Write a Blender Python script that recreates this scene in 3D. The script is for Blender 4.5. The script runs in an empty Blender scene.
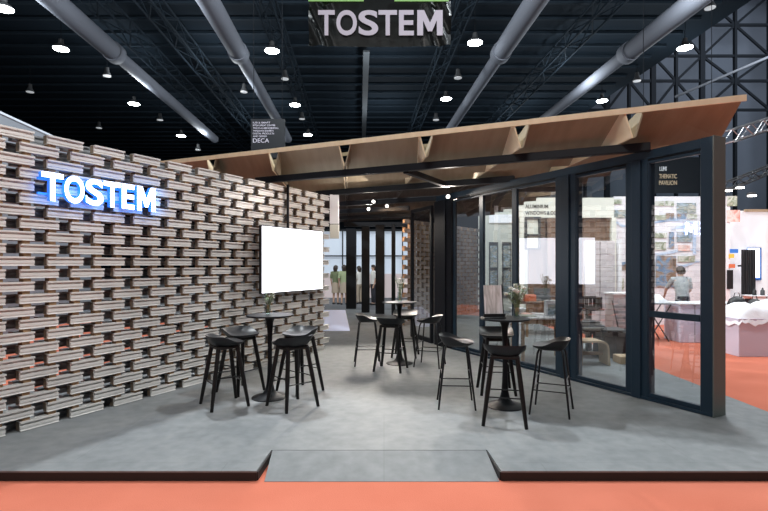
import bpy, math, random
from mathutils import Vector, Matrix
random.seed(7)
COL = bpy.context.scene.collection
PI = math.pi
V = Vector

# ------------------------------------------------------------------ materials
def mat(name, color, rough=0.6, metal=0.0, emit=None, estr=0.0, spec=0.5, noise=None, bump=None, coat=0.0):
    m = bpy.data.materials.new(name); m.use_nodes = True
    nt = m.node_tree; b = nt.nodes['Principled BSDF']
    b.inputs['Base Color'].default_value = (*color, 1)
    b.inputs['Roughness'].default_value = rough
    b.inputs['Metallic'].default_value = metal
    b.inputs['Specular IOR Level'].default_value = spec
    b.inputs['Coat Weight'].default_value = coat
    if emit:
        b.inputs['Emission Color'].default_value = (*emit, 1)
        b.inputs['Emission Strength'].default_value = estr
    tc = nt.nodes.new('ShaderNodeTexCoord')
    if noise:                       # (scale, second colour, stretch)
        sc, c2, st = noise
        mp = nt.nodes.new('ShaderNodeMapping'); mp.inputs['Scale'].default_value = st
        n = nt.nodes.new('ShaderNodeTexNoise'); n.inputs['Scale'].default_value = sc; n.inputs['Detail'].default_value = 5
        r = nt.nodes.new('ShaderNodeValToRGB')
        r.color_ramp.elements[0].position = .35; r.color_ramp.elements[0].color = (*color, 1)
        r.color_ramp.elements[1].position = .68; r.color_ramp.elements[1].color = (*c2, 1)
        L = nt.links.new
        L(tc.outputs['Object'], mp.inputs['Vector']); L(mp.outputs[0], n.inputs['Vector'])
        L(n.outputs['Fac'], r.inputs['Fac']); L(r.outputs[0], b.inputs['Base Color'])
    if bump:
        n2 = nt.nodes.new('ShaderNodeTexNoise'); n2.inputs['Scale'].default_value = bump[0]; n2.inputs['Detail'].default_value = 4
        bp = nt.nodes.new('ShaderNodeBump'); bp.inputs['Strength'].default_value = bump[1]; bp.inputs['Distance'].default_value = .02
        nt.links.new(tc.outputs['Object'], n2.inputs['Vector'])
        nt.links.new(n2.outputs['Fac'], bp.inputs['Height']); nt.links.new(bp.outputs[0], b.inputs['Normal'])
    return m

def picture(name, cols, scale=3.0, stretch=(1, 1, 1), dist=1.0, emit=0.0):
    m = bpy.data.materials.new(name); m.use_nodes = True
    nt = m.node_tree; b = nt.nodes['Principled BSDF']; L = nt.links.new
    tc = nt.nodes.new('ShaderNodeTexCoord'); mp = nt.nodes.new('ShaderNodeMapping'); mp.inputs['Scale'].default_value = stretch
    n = nt.nodes.new('ShaderNodeTexNoise'); n.inputs['Scale'].default_value = scale; n.inputs['Detail'].default_value = 6
    n.inputs['Distortion'].default_value = dist
    r = nt.nodes.new('ShaderNodeValToRGB'); e = r.color_ramp.elements
    while len(e) > 1: e.remove(e[-1])
    for i, c in enumerate(cols):
        p = .3 + .4 * i / (len(cols) - 1)
        if i == 0: e[0].position = p; e[0].color = (*c, 1)
        else:
            x = e.new(p); x.color = (*c, 1)
    L(tc.outputs['Object'], mp.inputs['Vector']); L(mp.outputs[0], n.inputs['Vector']); L(n.outputs['Fac'], r.inputs['Fac'])
    L(r.outputs[0], b.inputs['Base Color']); b.inputs['Roughness'].default_value = .5
    if emit:
        L(r.outputs[0], b.inputs['Emission Color']); b.inputs['Emission Strength'].default_value = emit
    return m

def glassmat(name, base=.05, tint=(.93, .96, .97), rough=.0):
    m = bpy.data.materials.new(name); m.use_nodes = True
    nt = m.node_tree; nt.nodes.clear(); L = nt.links.new
    out = nt.nodes.new('ShaderNodeOutputMaterial'); mix = nt.nodes.new('ShaderNodeMixShader')
    t = nt.nodes.new('ShaderNodeBsdfTransparent'); t.inputs[0].default_value = (*tint, 1)
    g = nt.nodes.new('ShaderNodeBsdfGlossy'); g.inputs['Roughness'].default_value = rough; g.inputs[0].default_value = (.95, .97, 1, 1)
    f = nt.nodes.new('ShaderNodeFresnel'); f.inputs[0].default_value = 1.5
    a = nt.nodes.new('ShaderNodeMath'); a.operation = 'ADD'; a.inputs[1].default_value = base; a.use_clamp = True
    ge = nt.nodes.new('ShaderNodeNewGeometry'); inv = nt.nodes.new('ShaderNodeMath'); inv.operation = 'SUBTRACT'; inv.inputs[0].default_value = 1
    mul = nt.nodes.new('ShaderNodeMath'); mul.operation = 'MULTIPLY'
    L(ge.outputs['Backfacing'], inv.inputs[1]); L(a.outputs[0], mul.inputs[0]); L(inv.outputs[0], mul.inputs[1])
    L(f.outputs[0], a.inputs[0]); L(mul.outputs[0], mix.inputs[0]); L(t.outputs[0], mix.inputs[1]); L(g.outputs[0], mix.inputs[2])
    L(mix.outputs[0], out.inputs[0])
    return m

M = {}
M['black'] = mat('black_paint', (.012, .013, .015), .45)
M['blackwood'] = mat('black_wood', (.008, .008, .008), .45, spec=.3, noise=(6, (.013, .012, .012), (8, 8, 1)))
M['seat'] = mat('black_shell', (.008, .010, .013), .4, spec=.4)
M['blacksteel'] = mat('black_steel', (.012, .013, .015), .35, .3)
M['gloss'] = mat('black_gloss', (.006, .007, .009), .5, spec=.2)
M['navy'] = mat('dark_blue_grey_frame', (.015, .034, .055), .42, .0, spec=.35, bump=(40, .03))
M['endpost'] = mat('grey_green_frame', (.14, .16, .145), .5, .1)
M['frameblack'] = mat('black_frame', (.006, .008, .011), .5, spec=.25)
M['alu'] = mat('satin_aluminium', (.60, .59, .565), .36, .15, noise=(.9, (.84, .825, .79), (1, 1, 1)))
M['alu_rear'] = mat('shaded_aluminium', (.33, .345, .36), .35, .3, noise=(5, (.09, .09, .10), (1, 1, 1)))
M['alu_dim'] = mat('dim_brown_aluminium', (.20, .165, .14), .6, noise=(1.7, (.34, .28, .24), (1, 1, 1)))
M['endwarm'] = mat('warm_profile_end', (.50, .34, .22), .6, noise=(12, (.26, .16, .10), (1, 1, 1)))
M['blockend'] = mat('brown_profile_end', (.22, .17, .12), .6, noise=(14, (.07, .06, .05), (1, 1, 1)))
M['spacer'] = mat('brown_wood_spacer', (.34, .21, .11), .6, noise=(9, (.20, .12, .06), (1, 1, 1)))
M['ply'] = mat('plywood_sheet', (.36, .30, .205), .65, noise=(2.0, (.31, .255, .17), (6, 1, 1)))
M['plydark'] = mat('shaded_plywood', (.07, .055, .045), .65, noise=(2.0, (.045, .036, .03), (6, 1, 1)))  # rear canopy rows: shade under the roof put into the colour
M['plyedge'] = mat('pale_plywood', (.86, .72, .50), .6, noise=(4, (.78, .63, .42), (3, 1, 1)))
M['steelbeam'] = mat('dark_steel', (.008, .010, .014), .5, .0, spec=.25)
M['white'] = mat('white_paint', (.78, .78, .80), .5)
M['lavender'] = mat('cool_white_panel', (.66, .66, .80), .5)
M['cloth'] = mat('white_cloth', (.85, .85, .88), .85, bump=(8, .5))
M['cream'] = mat('cream_board', (.68, .68, .60), .6)
M['pink'] = mat('pale_pink_tile', (.50, .46, .48), .5, noise=(3, (.58, .54, .55), (1, 1, 1)))
M['brown'] = mat('brown_display', (.10, .06, .04), .6, noise=(5, (.22, .13, .08), (3, 1, .4)))
M['wood'] = mat('oak_wood', (.36, .22, .12), .5, noise=(3, (.28, .16, .08), (1, 1, 8)))
M['palewood'] = mat('pale_wood', (.62, .48, .32), .5, noise=(3, (.52, .38, .24), (8, 1, 1)))
M['greytop'] = mat('grey_top', (.33, .34, .33), .35)
M['dgrey'] = mat('dark_grey', (.05, .052, .055), .5)
M['mgrey'] = mat('mid_grey', (.22, .23, .25), .5)
M['metal'] = mat('bright_metal', (.6, .6, .62), .3, .9)
M['leaf'] = mat('leaf_green', (.22, .30, .16), .6)
M['petal'] = mat('petal_white', (.85, .84, .78), .6)
M['skin'] = mat('skin', (.55, .34, .24), .55)
M['hair'] = mat('hair_dark', (.03, .019, .013), .5)
M['shirtgrey'] = mat('grey_shirt', (.33, .34, .35), .85)
M['shirtgreen'] = mat('sage_shirt', (.36, .42, .24), .85)
M['shirtolive'] = mat('olive_shirt', (.16, .19, .10), .85)
M['shirtwhite'] = mat('white_shirt', (.7, .68, .64), .85)
M['darkcloth'] = mat('dark_trousers', (.03, .03, .04), .85)
M['beigecloth'] = mat('beige_trousers', (.42, .34, .26), .85)
M['orange'] = mat('orange_box', (.62, .16, .07), .5)
M['blue'] = mat('blue_paint', (.05, .2, .6), .5)
M['yellow'] = mat('yellow_paint', (.8, .5, .08), .5)
M['screen'] = mat('lit_screen', (.9, .9, .95), .3, emit=(.90, .92, 1.0), estr=2.9)
M['letter_lit'] = mat('lit_letter_face', (1, 1, 1), .4, emit=(.86, .93, 1), estr=5)
M['letter_side'] = mat('blue_letter_side', (.05, .25, .8), .4, emit=(.02, .16, .7), estr=.9)
M['banner'] = mat('black_banner', (.008, .010, .010), .3, spec=.35, bump=(3, .45))
M['bannerletter'] = mat('banner_letter', (.42, .40, .47), .6, emit=(.42, .40, .47), estr=.32)
M['green'] = mat('green_band', (.18, .36, .12), .5, emit=(.18, .36, .12), estr=.5)
M['lamp'] = mat('lamp_glow', (1, 1, 1), .5, emit=(.92, .98, 1), estr=40)
M['lampdim'] = mat('lamp_dim', (.5, .5, .5), .5, emit=(.9, .95, 1), estr=.35)
M['spotglow'] = mat('spot_glow', (1, 1, 1), .5, emit=(1, .93, .86), estr=9)
M['duct'] = mat('galvanised_duct', (.17, .185, .22), .75, .0, spec=.15, bump=(3, .1))
M['deck'] = mat('ceiling_deck', (.008, .014, .021), .9, spec=.1)
M['purlin'] = mat('ceiling_purlin', (.014, .022, .031), .9, spec=.1)
M['truss'] = mat('truss_black', (.008, .010, .013), .7, spec=.1)
M['hallwall'] = mat('hall_wall', (.115, .13, .155), .8, noise=(.15, (.09, .105, .13), (1, 1, 1)))
M['ghall'] = mat('booth_grey', (.20, .22, .25), .6)
M['ghdark'] = mat('catwalk_grey', (.07, .08, .09), .8)
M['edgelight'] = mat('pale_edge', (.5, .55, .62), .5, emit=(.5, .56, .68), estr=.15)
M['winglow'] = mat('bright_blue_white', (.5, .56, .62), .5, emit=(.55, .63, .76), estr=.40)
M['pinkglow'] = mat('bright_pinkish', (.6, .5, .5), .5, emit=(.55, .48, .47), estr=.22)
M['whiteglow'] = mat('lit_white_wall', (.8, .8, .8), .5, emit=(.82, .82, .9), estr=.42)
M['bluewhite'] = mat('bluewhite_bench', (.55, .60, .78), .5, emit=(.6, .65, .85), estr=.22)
M['glass'] = glassmat('clear_pane', .19)
M['vase'] = glassmat('vase_glass', .10, (.85, .9, .88))
M['pic_sky'] = picture('photo_sky_sea', [(.60, .66, .72), (.34, .42, .48), (.14, .18, .16), (.50, .46, .38), (.16, .26, .36)], 5, (1, 1, 2.5))
M['pic_rock'] = picture('photo_rocks', [(.06, .05, .05), (.30, .20, .13), (.12, .25, .40), (.5, .42, .36)], 4)
M['pic_green'] = picture('photo_land', [(.40, .42, .34), (.62, .62, .55), (.20, .24, .14), (.55, .48, .40)], 5)
M['pic_red'] = picture('photo_red', [(.7, .25, .18), (.75, .6, .55), (.6, .18, .12)], 4)
M['paper'] = mat('poster_paper', (.74, .71, .73), .6, emit=(.74, .71, .74), estr=.02)
M['swoosh'] = picture('poster_blue_wave', [(.16, .28, .46), (.50, .60, .74), (.66, .68, .74)], 2, (1, 1, 6))
M['brochure'] = picture('brochure_print', [(.80, .80, .80), (.50, .50, .48), (.84, .84, .84), (.72, .75, .78)], 5, (4, 1, .6), .2)

# floor vinyl
def floor_material():
    m = bpy.data.materials.new('grey_concrete_floor'); m.use_nodes = True
    nt = m.node_tree; b = nt.nodes['Principled BSDF']; L = nt.links.new
    tc = nt.nodes.new('ShaderNodeTexCoord')
    n1 = nt.nodes.new('ShaderNodeTexNoise'); n1.inputs['Scale'].default_value = .8; n1.inputs['Detail'].default_value = 8; n1.inputs['Roughness'].default_value = .62
    n2 = nt.nodes.new('ShaderNodeTexNoise'); n2.inputs['Scale'].default_value = 9; n2.inputs['Detail'].default_value = 6
    ad = nt.nodes.new('ShaderNodeMix'); ad.data_type = 'FLOAT'; ad.inputs[0].default_value = .5
    r = nt.nodes.new('ShaderNodeValToRGB')
    r.color_ramp.elements[0].position = .36; r.color_ramp.elements[0].color = (.165, .178, .182, 1)
    r.color_ramp.elements[1].position = .66; r.color_ramp.elements[1].color = (.245, .258, .262, 1)
    br = nt.nodes.new('ShaderNodeTexBrick'); br.inputs['Scale'].default_value = 1
    br.inputs['Brick Width'].default_value = 2.44; br.inputs['Row Height'].default_value = 1.22
    br.inputs['Mortar Size'].default_value = .004; br.inputs['Color1'].default_value = (1, 1, 1, 1); br.inputs['Color2'].default_value = (1, 1, 1, 1)
    br.inputs['Mortar'].default_value = (.86, .86, .86, 1)
    mu = nt.nodes.new('ShaderNodeMix'); mu.data_type = 'RGBA'; mu.blend_type = 'MULTIPLY'; mu.inputs[0].default_value = 1
    L(tc.outputs['Object'], n1.inputs[0]); L(tc.outputs['Object'], n2.inputs[0]); L(tc.outputs['Object'], br.inputs[0])
    L(n1.outputs[0], ad.inputs[2]); L(n2.outputs[0], ad.inputs[3]); L(ad.outputs[0], r.inputs[0])
    L(r.outputs[0], mu.inputs[6]); L(br.outputs[0], mu.inputs[7]); L(mu.outputs[2], b.inputs['Base Color'])
    b.inputs['Roughness'].default_value = .62; b.inputs['Specular IOR Level'].default_value = .35
    return m
M['floor'] = floor_material()
M['carpet'] = mat('coral_carpet', (.58, .17, .105), .95, noise=(1.2, (.64, .20, .128), (1, 1, 1)), bump=(120, .2), spec=.1)
M['skirt'] = mat('platform_skirt', (.018, .014, .013), .7)
M['hallfloor'] = mat('hall_floor', (.13, .135, .145), .8)

# ------------------------------------------------------------------ mesh builder
class MB:
    def __init__(s): s.v = []; s.f = []
    def add(s, vs, fs):
        n = len(s.v); s.v += [V(p) for p in vs]; s.f += [tuple(i + n for i in f) for f in fs]; return s
    def box(s, c, size, ax=None, bev=0.0):
        """c centre, size along axes ax=(x,y,z) basis; optional small chamfer on all edges"""
        ax = ax or (V((1, 0, 0)), V((0, 1, 0)), V((0, 0, 1)))
        ax = [V(a) for a in ax]
        hx, hy, hz = [q / 2 for q in size]; c = V(c)
        if bev <= 0:
            vs = [c + ax[0] * hx * i + ax[1] * hy * j + ax[2] * hz * k for i in (-1, 1) for j in (-1, 1) for k in (-1, 1)]
            return s.add(vs, [(0, 1, 3, 2), (4, 6, 7, 5), (0, 4, 5, 1), (2, 3, 7, 6), (0, 2, 6, 4), (1, 5, 7, 3)])
        b = min(bev, hx * .8, hy * .8, hz * .8)
        def ring(x, y, z):
            return [c + ax[0] * p + ax[1] * q + ax[2] * z for p, q in ((x - b, y), (-(x - b), y), (-x, y - b), (-x, -(y - b)), (-(x - b), -y), (x - b, -y), (x, -(y - b)), (x, y - b))]
        rs = [ring(hx - b, hy - b, -hz), ring(hx, hy, -hz + b), ring(hx, hy, hz - b), ring(hx - b, hy - b, hz)]
        vs = sum(rs, []); fs = [tuple(reversed(range(8))), tuple(range(24, 32))]
        for k in range(3):
            for i in range(8):
                j = (i + 1) % 8; fs.append((k * 8 + i, k * 8 + j, k * 8 + 8 + j, k * 8 + 8 + i))
        return s.add(vs, fs)
    def bar(s, a, b, w, h, up=(0, 0, 1), bev=0.0):
        a = V(a); b = V(b); d = (b - a); L = d.length; d.normalize(); up = V(up)
        sx = d.cross(up)
        if sx.length < 1e-4: sx = V((1, 0, 0))
        sx.normalize(); uz = sx.cross(d).normalized()
        return s.box((a + b) / 2, (w, L, h), (sx, d, uz), bev)
    def tube(s, pts, rs, n=10, cap=True):
        pts = [V(p) for p in pts]
        if not isinstance(rs, (list, tuple)): rs = [rs] * len(pts)
        base = len(s.v); vs = []; fs = []; prev = None
        for i, p in enumerate(pts):
            d = (pts[min(i + 1, len(pts) - 1)] - pts[max(i - 1, 0)]).normalized()
            ref = prev if prev else (V((1, 0, 0)) if abs(d.x) < .9 else V((0, 1, 0)))
            x = (ref - d * ref.dot(d)).normalized(); prev = x; y = d.cross(x)
            vs += [p + (x * math.cos(2 * PI * k / n) + y * math.sin(2 * PI * k / n)) * rs[i] for k in range(n)]
        for i in range(len(pts) - 1):
            for k in range(n):
                a = i * n + k; b = i * n + (k + 1) % n; fs.append((a, b, b + n, a + n))
        if cap: fs += [tuple(reversed(range(n))), tuple(range((len(pts) - 1) * n, len(pts) * n))]
        return s.add(vs, fs)
    def lathe(s, prof, c=(0, 0, 0), n=32, sx=1, sy=1):
        c = V(c); vs = []; fs = []
        for r, z in prof: vs += [c + V((r * sx * math.cos(2 * PI * k / n), r * sy * math.sin(2 * PI * k / n), z)) for k in range(n)]
        for i in range(len(prof) - 1):
            for k in range(n):
                a = i * n + k; b = i * n + (k + 1) % n; fs.append((a, b, b + n, a + n))
        fs += [tuple(reversed(range(n))), tuple(range((len(prof) - 1) * n, len(prof) * n))]
        return s.add(vs, fs)
    def slab(s, poly, off):
        """thick polygon: poly list of points, off vector"""
        n = len(poly); poly = [V(p) for p in poly]; off = V(off)
        vs = poly + [p + off for p in poly]
        fs = [tuple(range(n)), tuple(reversed(range(n, 2 * n)))] + [(i, i + n, (i + 1) % n + n, (i + 1) % n) for i in range(n)]
        return s.add(vs, fs)
    def loft(s, rings, cap=True):
        n = len(rings[0]); vs = sum([[V(p) for p in r] for r in rings], []); fs = []
        for i in range(len(rings) - 1):
            for k in range(n):
                a = i * n + k; b = i * n + (k + 1) % n; fs.append((a, b, b + n, a + n))
        if cap: fs += [tuple(reversed(range(n))), tuple(range((len(rings) - 1) * n, len(rings) * n))]
        return s.add(vs, fs)
    def build(s, name, m, parent=None, smooth=False, world=False):
        me = bpy.data.meshes.new(name)
        vs = s.v
        if world and parent is not None:
            inv = WM[parent.name].inverted(); vs = [inv @ p for p in vs]
        me.from_pydata([tuple(p) for p in vs], [], s.f)
        import bmesh
        bm = bmesh.new(); bm.from_mesh(me); bmesh.ops.recalc_face_normals(bm, faces=bm.faces); bm.to_mesh(me); bm.free()
        if smooth:
            for p in me.polygons: p.use_smooth = True
            try: me.set_sharp_from_angle(angle=math.radians(40))
            except Exception: pass
        me.materials.append(M[m] if isinstance(m, str) else m)
        o = bpy.data.objects.new(name, me); COL.objects.link(o)
        if parent is not None: o.parent = parent
        return o
WM = {}
def thing(name, label, cat, loc=(0, 0, 0), rz=0.0, group=None):
    o = bpy.data.objects.new(name, None); COL.objects.link(o)
    o.empty_display_size = .1
    o.location = loc; o.rotation_euler = (0, 0, rz); o['label'] = label; o['category'] = cat
    if group: o['group'] = group
    WM[o.name] = Matrix.Translation(V(loc)) @ Matrix.Rotation(rz, 4, 'Z')
    return o
def tag(o, label, cat, group=None, kind=None):
    o['label'] = label; o['category'] = cat
    if group: o['group'] = group
    if kind: o['kind'] = kind
    return o
def struct(o): o['kind'] = 'structure'; return o
def dup(root, loc, rz, label, group=None):
    r = root.copy(); COL.objects.link(r); r.location = loc; r.rotation_euler = (0, 0, rz); r['label'] = label
    if group: r['group'] = group
    WM[r.name] = Matrix.Translation(V(loc)) @ Matrix.Rotation(rz, 4, 'Z')
    for ch in list(root.children):
        c = ch.copy(); COL.objects.link(c); c.parent = r
        for g in list(ch.children):
            d = g.copy(); COL.objects.link(d); d.parent = c
    return r
def letter_m(org, xd, yd, w, h, m, parent, depth, side):
    xd = V(xd); yd = V(yd); zd = xd.cross(yd)
    pts = [(0, 0), (0, 1), (.27, 1), (.5, .50), (.73, 1), (1, 1), (1, 0), (.77, 0), (.77, .60), (.58, .16), (.42, .16), (.23, .60), (.23, 0)]
    P3 = [V(org) + xd * x * w + yd * y * h for x, y in pts]; b = MB(); b.slab(P3, zd * depth); o = b.build('letter', m, parent, world=True)
    if side:
        o.data.materials.append(M[side]); zl = (WM[parent.name].inverted().to_3x3() @ zd).normalized()
        for p in o.data.polygons: p.material_index = 0 if p.normal.dot(zl) > .9 else 1
    return o
def text(s, org, xd, yd, width, height, m, parent, name='lettering', depth=.004, bold=0.0, side=None, spacing=1.0):
    cu = bpy.data.curves.new(name, 'FONT'); cu.body = s; cu.size = 1; cu.extrude = .02; cu.offset = bold; cu.space_character = spacing
    to = bpy.data.objects.new(name + '_tmp', cu); COL.objects.link(to)
    bpy.context.view_layer.update()
    me = bpy.data.meshes.new_from_object(to.evaluated_get(bpy.context.evaluated_depsgraph_get()))
    bpy.data.objects.remove(to)
    xs = [v.co.x for v in me.vertices]; ys = [v.co.y for v in me.vertices]
    x0, x1, y0, y1 = min(xs), max(xs), min(ys), max(ys)
    xd = V(xd); yd = V(yd); zd = xd.cross(yd); org = V(org)
    inv = WM[parent.name].inverted() if parent is not None else Matrix()
    for v in me.vertices:
        p = org + xd * ((v.co.x - x0) / (x1 - x0) * width) + yd * ((v.co.y - y0) / (y1 - y0) * height) + zd * ((v.co.z + .02) / .04 * depth)
        v.co = inv @ p
    me.materials.clear(); me.materials.append(M[m])
    if side:
        me.materials.append(M[side])
        zl = (inv.to_3x3() @ zd).normalized()
        me.update()
        for p in me.polygons: p.material_index = 0 if p.normal.dot(zl) > .9 else 1
    o = bpy.data.objects.new(name, me); COL.objects.link(o)
    if parent is not None: o.parent = parent
    return o

# ------------------------------------------------------------------ camera + projection bookkeeping
F = 500.0; CX = 384.0; HY = 264.0; H = 1.55
def P(u, y, d):                     # a measured image direction at a chosen distance -> a place in the hall
    return V(((u - CX) / F * d, d, H - (y - HY) / F * d))
def G(u, y, z=0.0):                 # a place on the horizontal plane of height z
    d = (H - z) * F / (y - HY); return V(((u - CX) / F * d, d, z))
cam = bpy.data.cameras.new('camera'); co = bpy.data.objects.new('camera', cam); COL.objects.link(co)
co.location = (0, 0, H); co.rotation_euler = (PI / 2, 0, 0)
cam.sensor_width = 36; cam.lens = F / 768 * 36; cam.shift_y = (HY - 255.5) / 768; cam.clip_end = 400; cam.clip_start = .05
bpy.context.scene.camera = co

UP = V((0, 0, 1))
# ------------------------------------------------------------------ ground
b = MB()
b.box((0, 30, -.135), (120, 130, .1)); o = struct(b.build('hall_ground', 'hallfloor')); o.name = 'floor'
b = MB(); b.box((1, 4.5, -.080), (28, 19, .01)); tag(b.build('carpet', 'carpet'), 'coral red exhibition carpet laid around the raised platform', 'carpet')
PX0, PX1, PY0, PY1 = -4.35, 4.03, 3.744, 16.95
NX0, NX1, NY = -.94, .86, 4.167
b = MB()
b.slab([(PX0, PY0, 0), (-.955, PY0, 0), (NX0, NY, 0), (NX1, NY, 0), (.878, PY0, 0), (PX1, PY0, 0), (PX1, PY1, 0), (PX0, PY1, 0)], (0, 0, -.012))
pl = thing('platform', 'low raised booth platform with grey concrete look floor on coral carpet', 'platform', (0, 10, -.075))
b.build('platform_top', 'floor', pl, world=True)
b = MB()
for a, c in (((PX0, PY0 + .01), (-.955, PY0 + .01)), ((-.955, PY0 + .01), (NX0, NY + .01)), ((NX0, NY + .01), (NX1, NY + .01)), ((NX1, NY + .01), (.878, PY0 + .01)), ((.878, PY0 + .01), (PX1 - .01, PY0 + .01)), ((PX1 - .01, PY0 + .01), (PX1 - .01, PY1)), ((PX0 + .01, PY0 + .01), (PX0 + .01, PY1))):
    b.bar((*a, -.0435), (*c, -.0435), .02, .063)
b.build('skirting', 'skirt', pl, world=True)
rp = MB()
rp.add([(NX0 + .012, NY - .006, -.001), (NX1 - .012, NY - .006, -.001), (.862, 3.73, -.072), (-.893, 3.73, -.072), (NX0 + .012, NY - .006, -.074), (NX1 - .012, NY - .006, -.074), (.862, 3.73, -.074), (-.893, 3.73, -.074)],
       [(0, 1, 2, 3), (7, 6, 5, 4), (0, 3, 7, 4), (1, 5, 6, 2), (0, 4, 5, 1), (3, 2, 6, 7)])
tag(rp.build('access_ramp', 'floor'), 'short grey ramp leading up into the notch of the booth platform', 'ramp')

# ------------------------------------------------------------------ block screen walls
BL, BP, RP, BH = .345, .4615, .1175, .086
def block_wall(root, org, wd, nrm, s0, s1, rows, rear=True, face='alu', endm='blockend'):
    wd = V(wd).normalized(); nrm = V(nrm).normalized(); org = V(org)
    fr = MB(); re = MB(); sp = MB(); en = MB()
    prof = [(.006, .086), (.006, .070), (-.020, .066), (-.020, .055), (-.004, .049), (-.004, .024), (-.010, .021), (-.010, .006), (.002, .003), (.002, 0), (-.075, 0), (-.075, .086)]
    def block(mb, s, L, z, q0, rnd):
        a = org + wd * s + nrm * q0 + UP * z
        n = len(prof)
        vs = [a + nrm * (p[0] + rnd) + UP * p[1] for p in prof] + [a + wd * L + nrm * (p[0] + rnd) + UP * p[1] for p in prof]
        fs = [tuple(range(n)), tuple(reversed(range(n, 2 * n)))] + [(i, i + n, (i + 1) % n + n, (i + 1) % n) for i in range(n)]
        mb.add(vs, fs)
    for r in range(rows):
        off = .165 if r % 2 == 0 else .404
        z = r * RP + .006
        k = math.floor((s0 - off) / BP)
        while True:
            s = off + k * BP; k += 1
            if s < s0 - .01: continue
            if s + .12 > s1: break
            L = min(BL, s1 - s)
            rnd_ = random.uniform(-.006, .006); block(fr, s, L, z, 0, rnd_)
            for se, sg_ in ((s, -1), (s + L, 1)): en.box(org + wd * (se + sg_ * .001) + nrm * (rnd_ - .0485) + UP * (z + .043), (.002, .05, .080), (wd, nrm, UP))
            if r < rows - 1:
                for ds in (.012, BL - .10):
                    if ds + .085 <= L:
                        c = org + wd * (s + ds + .044) + nrm * (-.055) + UP * (z + .086 + .0157)
                        sp.box(c, (.066, .075, .0314), (wd, nrm, UP))
            if rear and s + BP / 2 + .1 < s1:
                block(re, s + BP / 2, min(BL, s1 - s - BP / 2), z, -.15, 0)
    fr.build('profile_blocks', face, root, world=True)
    en.build('block_ends', endm, root, world=True)
    sp.build('wood_spacers', 'spacer', root, world=True)
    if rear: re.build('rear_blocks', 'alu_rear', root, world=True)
W0 = V((-3.421, 4.454, 0)); WD = V((.4585, .889, 0)).normalized(); WN = V((.889, -.4585, 0)).normalized()
def WP(s, z, q=0.0): return W0 + WD * s + UP * z + WN * q
t = thing('block_screen_wall', 'long open wall of staggered pale aluminium profile blocks on the left', 'wall', tuple(WP(2.3, 0)))
block_wall(t, W0, WD, WN, -.76, 5.28, 24)
t2 = thing('block_screen_wall', 'distant staggered block wall behind the glazing and beside the middle table', 'wall', (1.6, 14, 0))
A2 = V((.43, 12.4, 0)); d2 = V((2.55, 3.6, 0)).normalized(); n2 = V((d2.y, -d2.x, 0))
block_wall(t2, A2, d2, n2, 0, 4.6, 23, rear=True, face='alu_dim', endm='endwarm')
# white panels capping the end of the long wall
ep = MB(); ep.box((-.915, 9.22, 2.56), (.17, .03, .54), bev=.004)
tag(ep.build('end_panel', 'white'), 'upper white rectangular panel at the far end of block wall', 'panel')
ep = MB(); ep.box((-.915, 9.24, 2.15), (.17, .03, .26), bev=.004)
tag(ep.build('end_panel', 'cream'), 'lower cream square panel at the far end of block wall', 'panel')

# lit sign on wall
sg = thing('illuminated_sign', 'glowing white and blue raised letters reading TOSTEM on block wall', 'sign', tuple(WP(1.0, 2.15, .1)))
s_edges = []
ss = [(.305, .20), (.515, .195), (.725, .185), (.915, .19), (1.12, .15), (1.305, .235)]
for ch, (s0, w) in zip('TOSTEM', ss):
    if ch == 'M': letter_m(WP(s0, 2.153, .03), WD, UP, w, .268, 'letter_lit', sg, .05, 'letter_side'); continue
    o = text(ch, WP(s0, 2.153, .03), WD, UP, w, .268, 'letter_lit', sg, 'letter', .05, .022 if ch != 'M' else .010, 'letter_side')
rb = MB(); rb.bar(WP(.30, 2.22, .015), WP(1.54, 2.22, .015), .02, .02); rb.bar(WP(.30, 2.36, .015), WP(1.54, 2.36, .015), .02, .02)
rb.build('mounting_rail', 'letter_side', sg, world=True)

# television
s0, s1 = 3.31, 4.90; z0, z1 = 1.105, 2.125
tv = thing('wall_screen', 'large flat screen showing plain white hung before the block wall', 'screen', tuple(WP((s0 + s1) / 2, z0, .1)))
b = MB(); b.box(WP((s0 + s1) / 2, (z0 + z1) / 2, .09), (s1 - s0, .05, z1 - z0), (WD, WN, UP), .006); b.build('casing', 'black', tv, world=True)
b = MB(); b.box(WP((s0 + s1) / 2, (z0 + z1) / 2, .117), (s1 - s0 - .03, .006, z1 - z0 - .03), (WD, WN, UP)); b.build('display', 'screen', tv, world=True)
b = MB(); b.bar(WP(4.02, z1 - .1, .045), WP(4.02, 2.82, .045), .045, .035, (1, 0, 0)); b.build('mounting_pole', 'black', tv, world=True)

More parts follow.
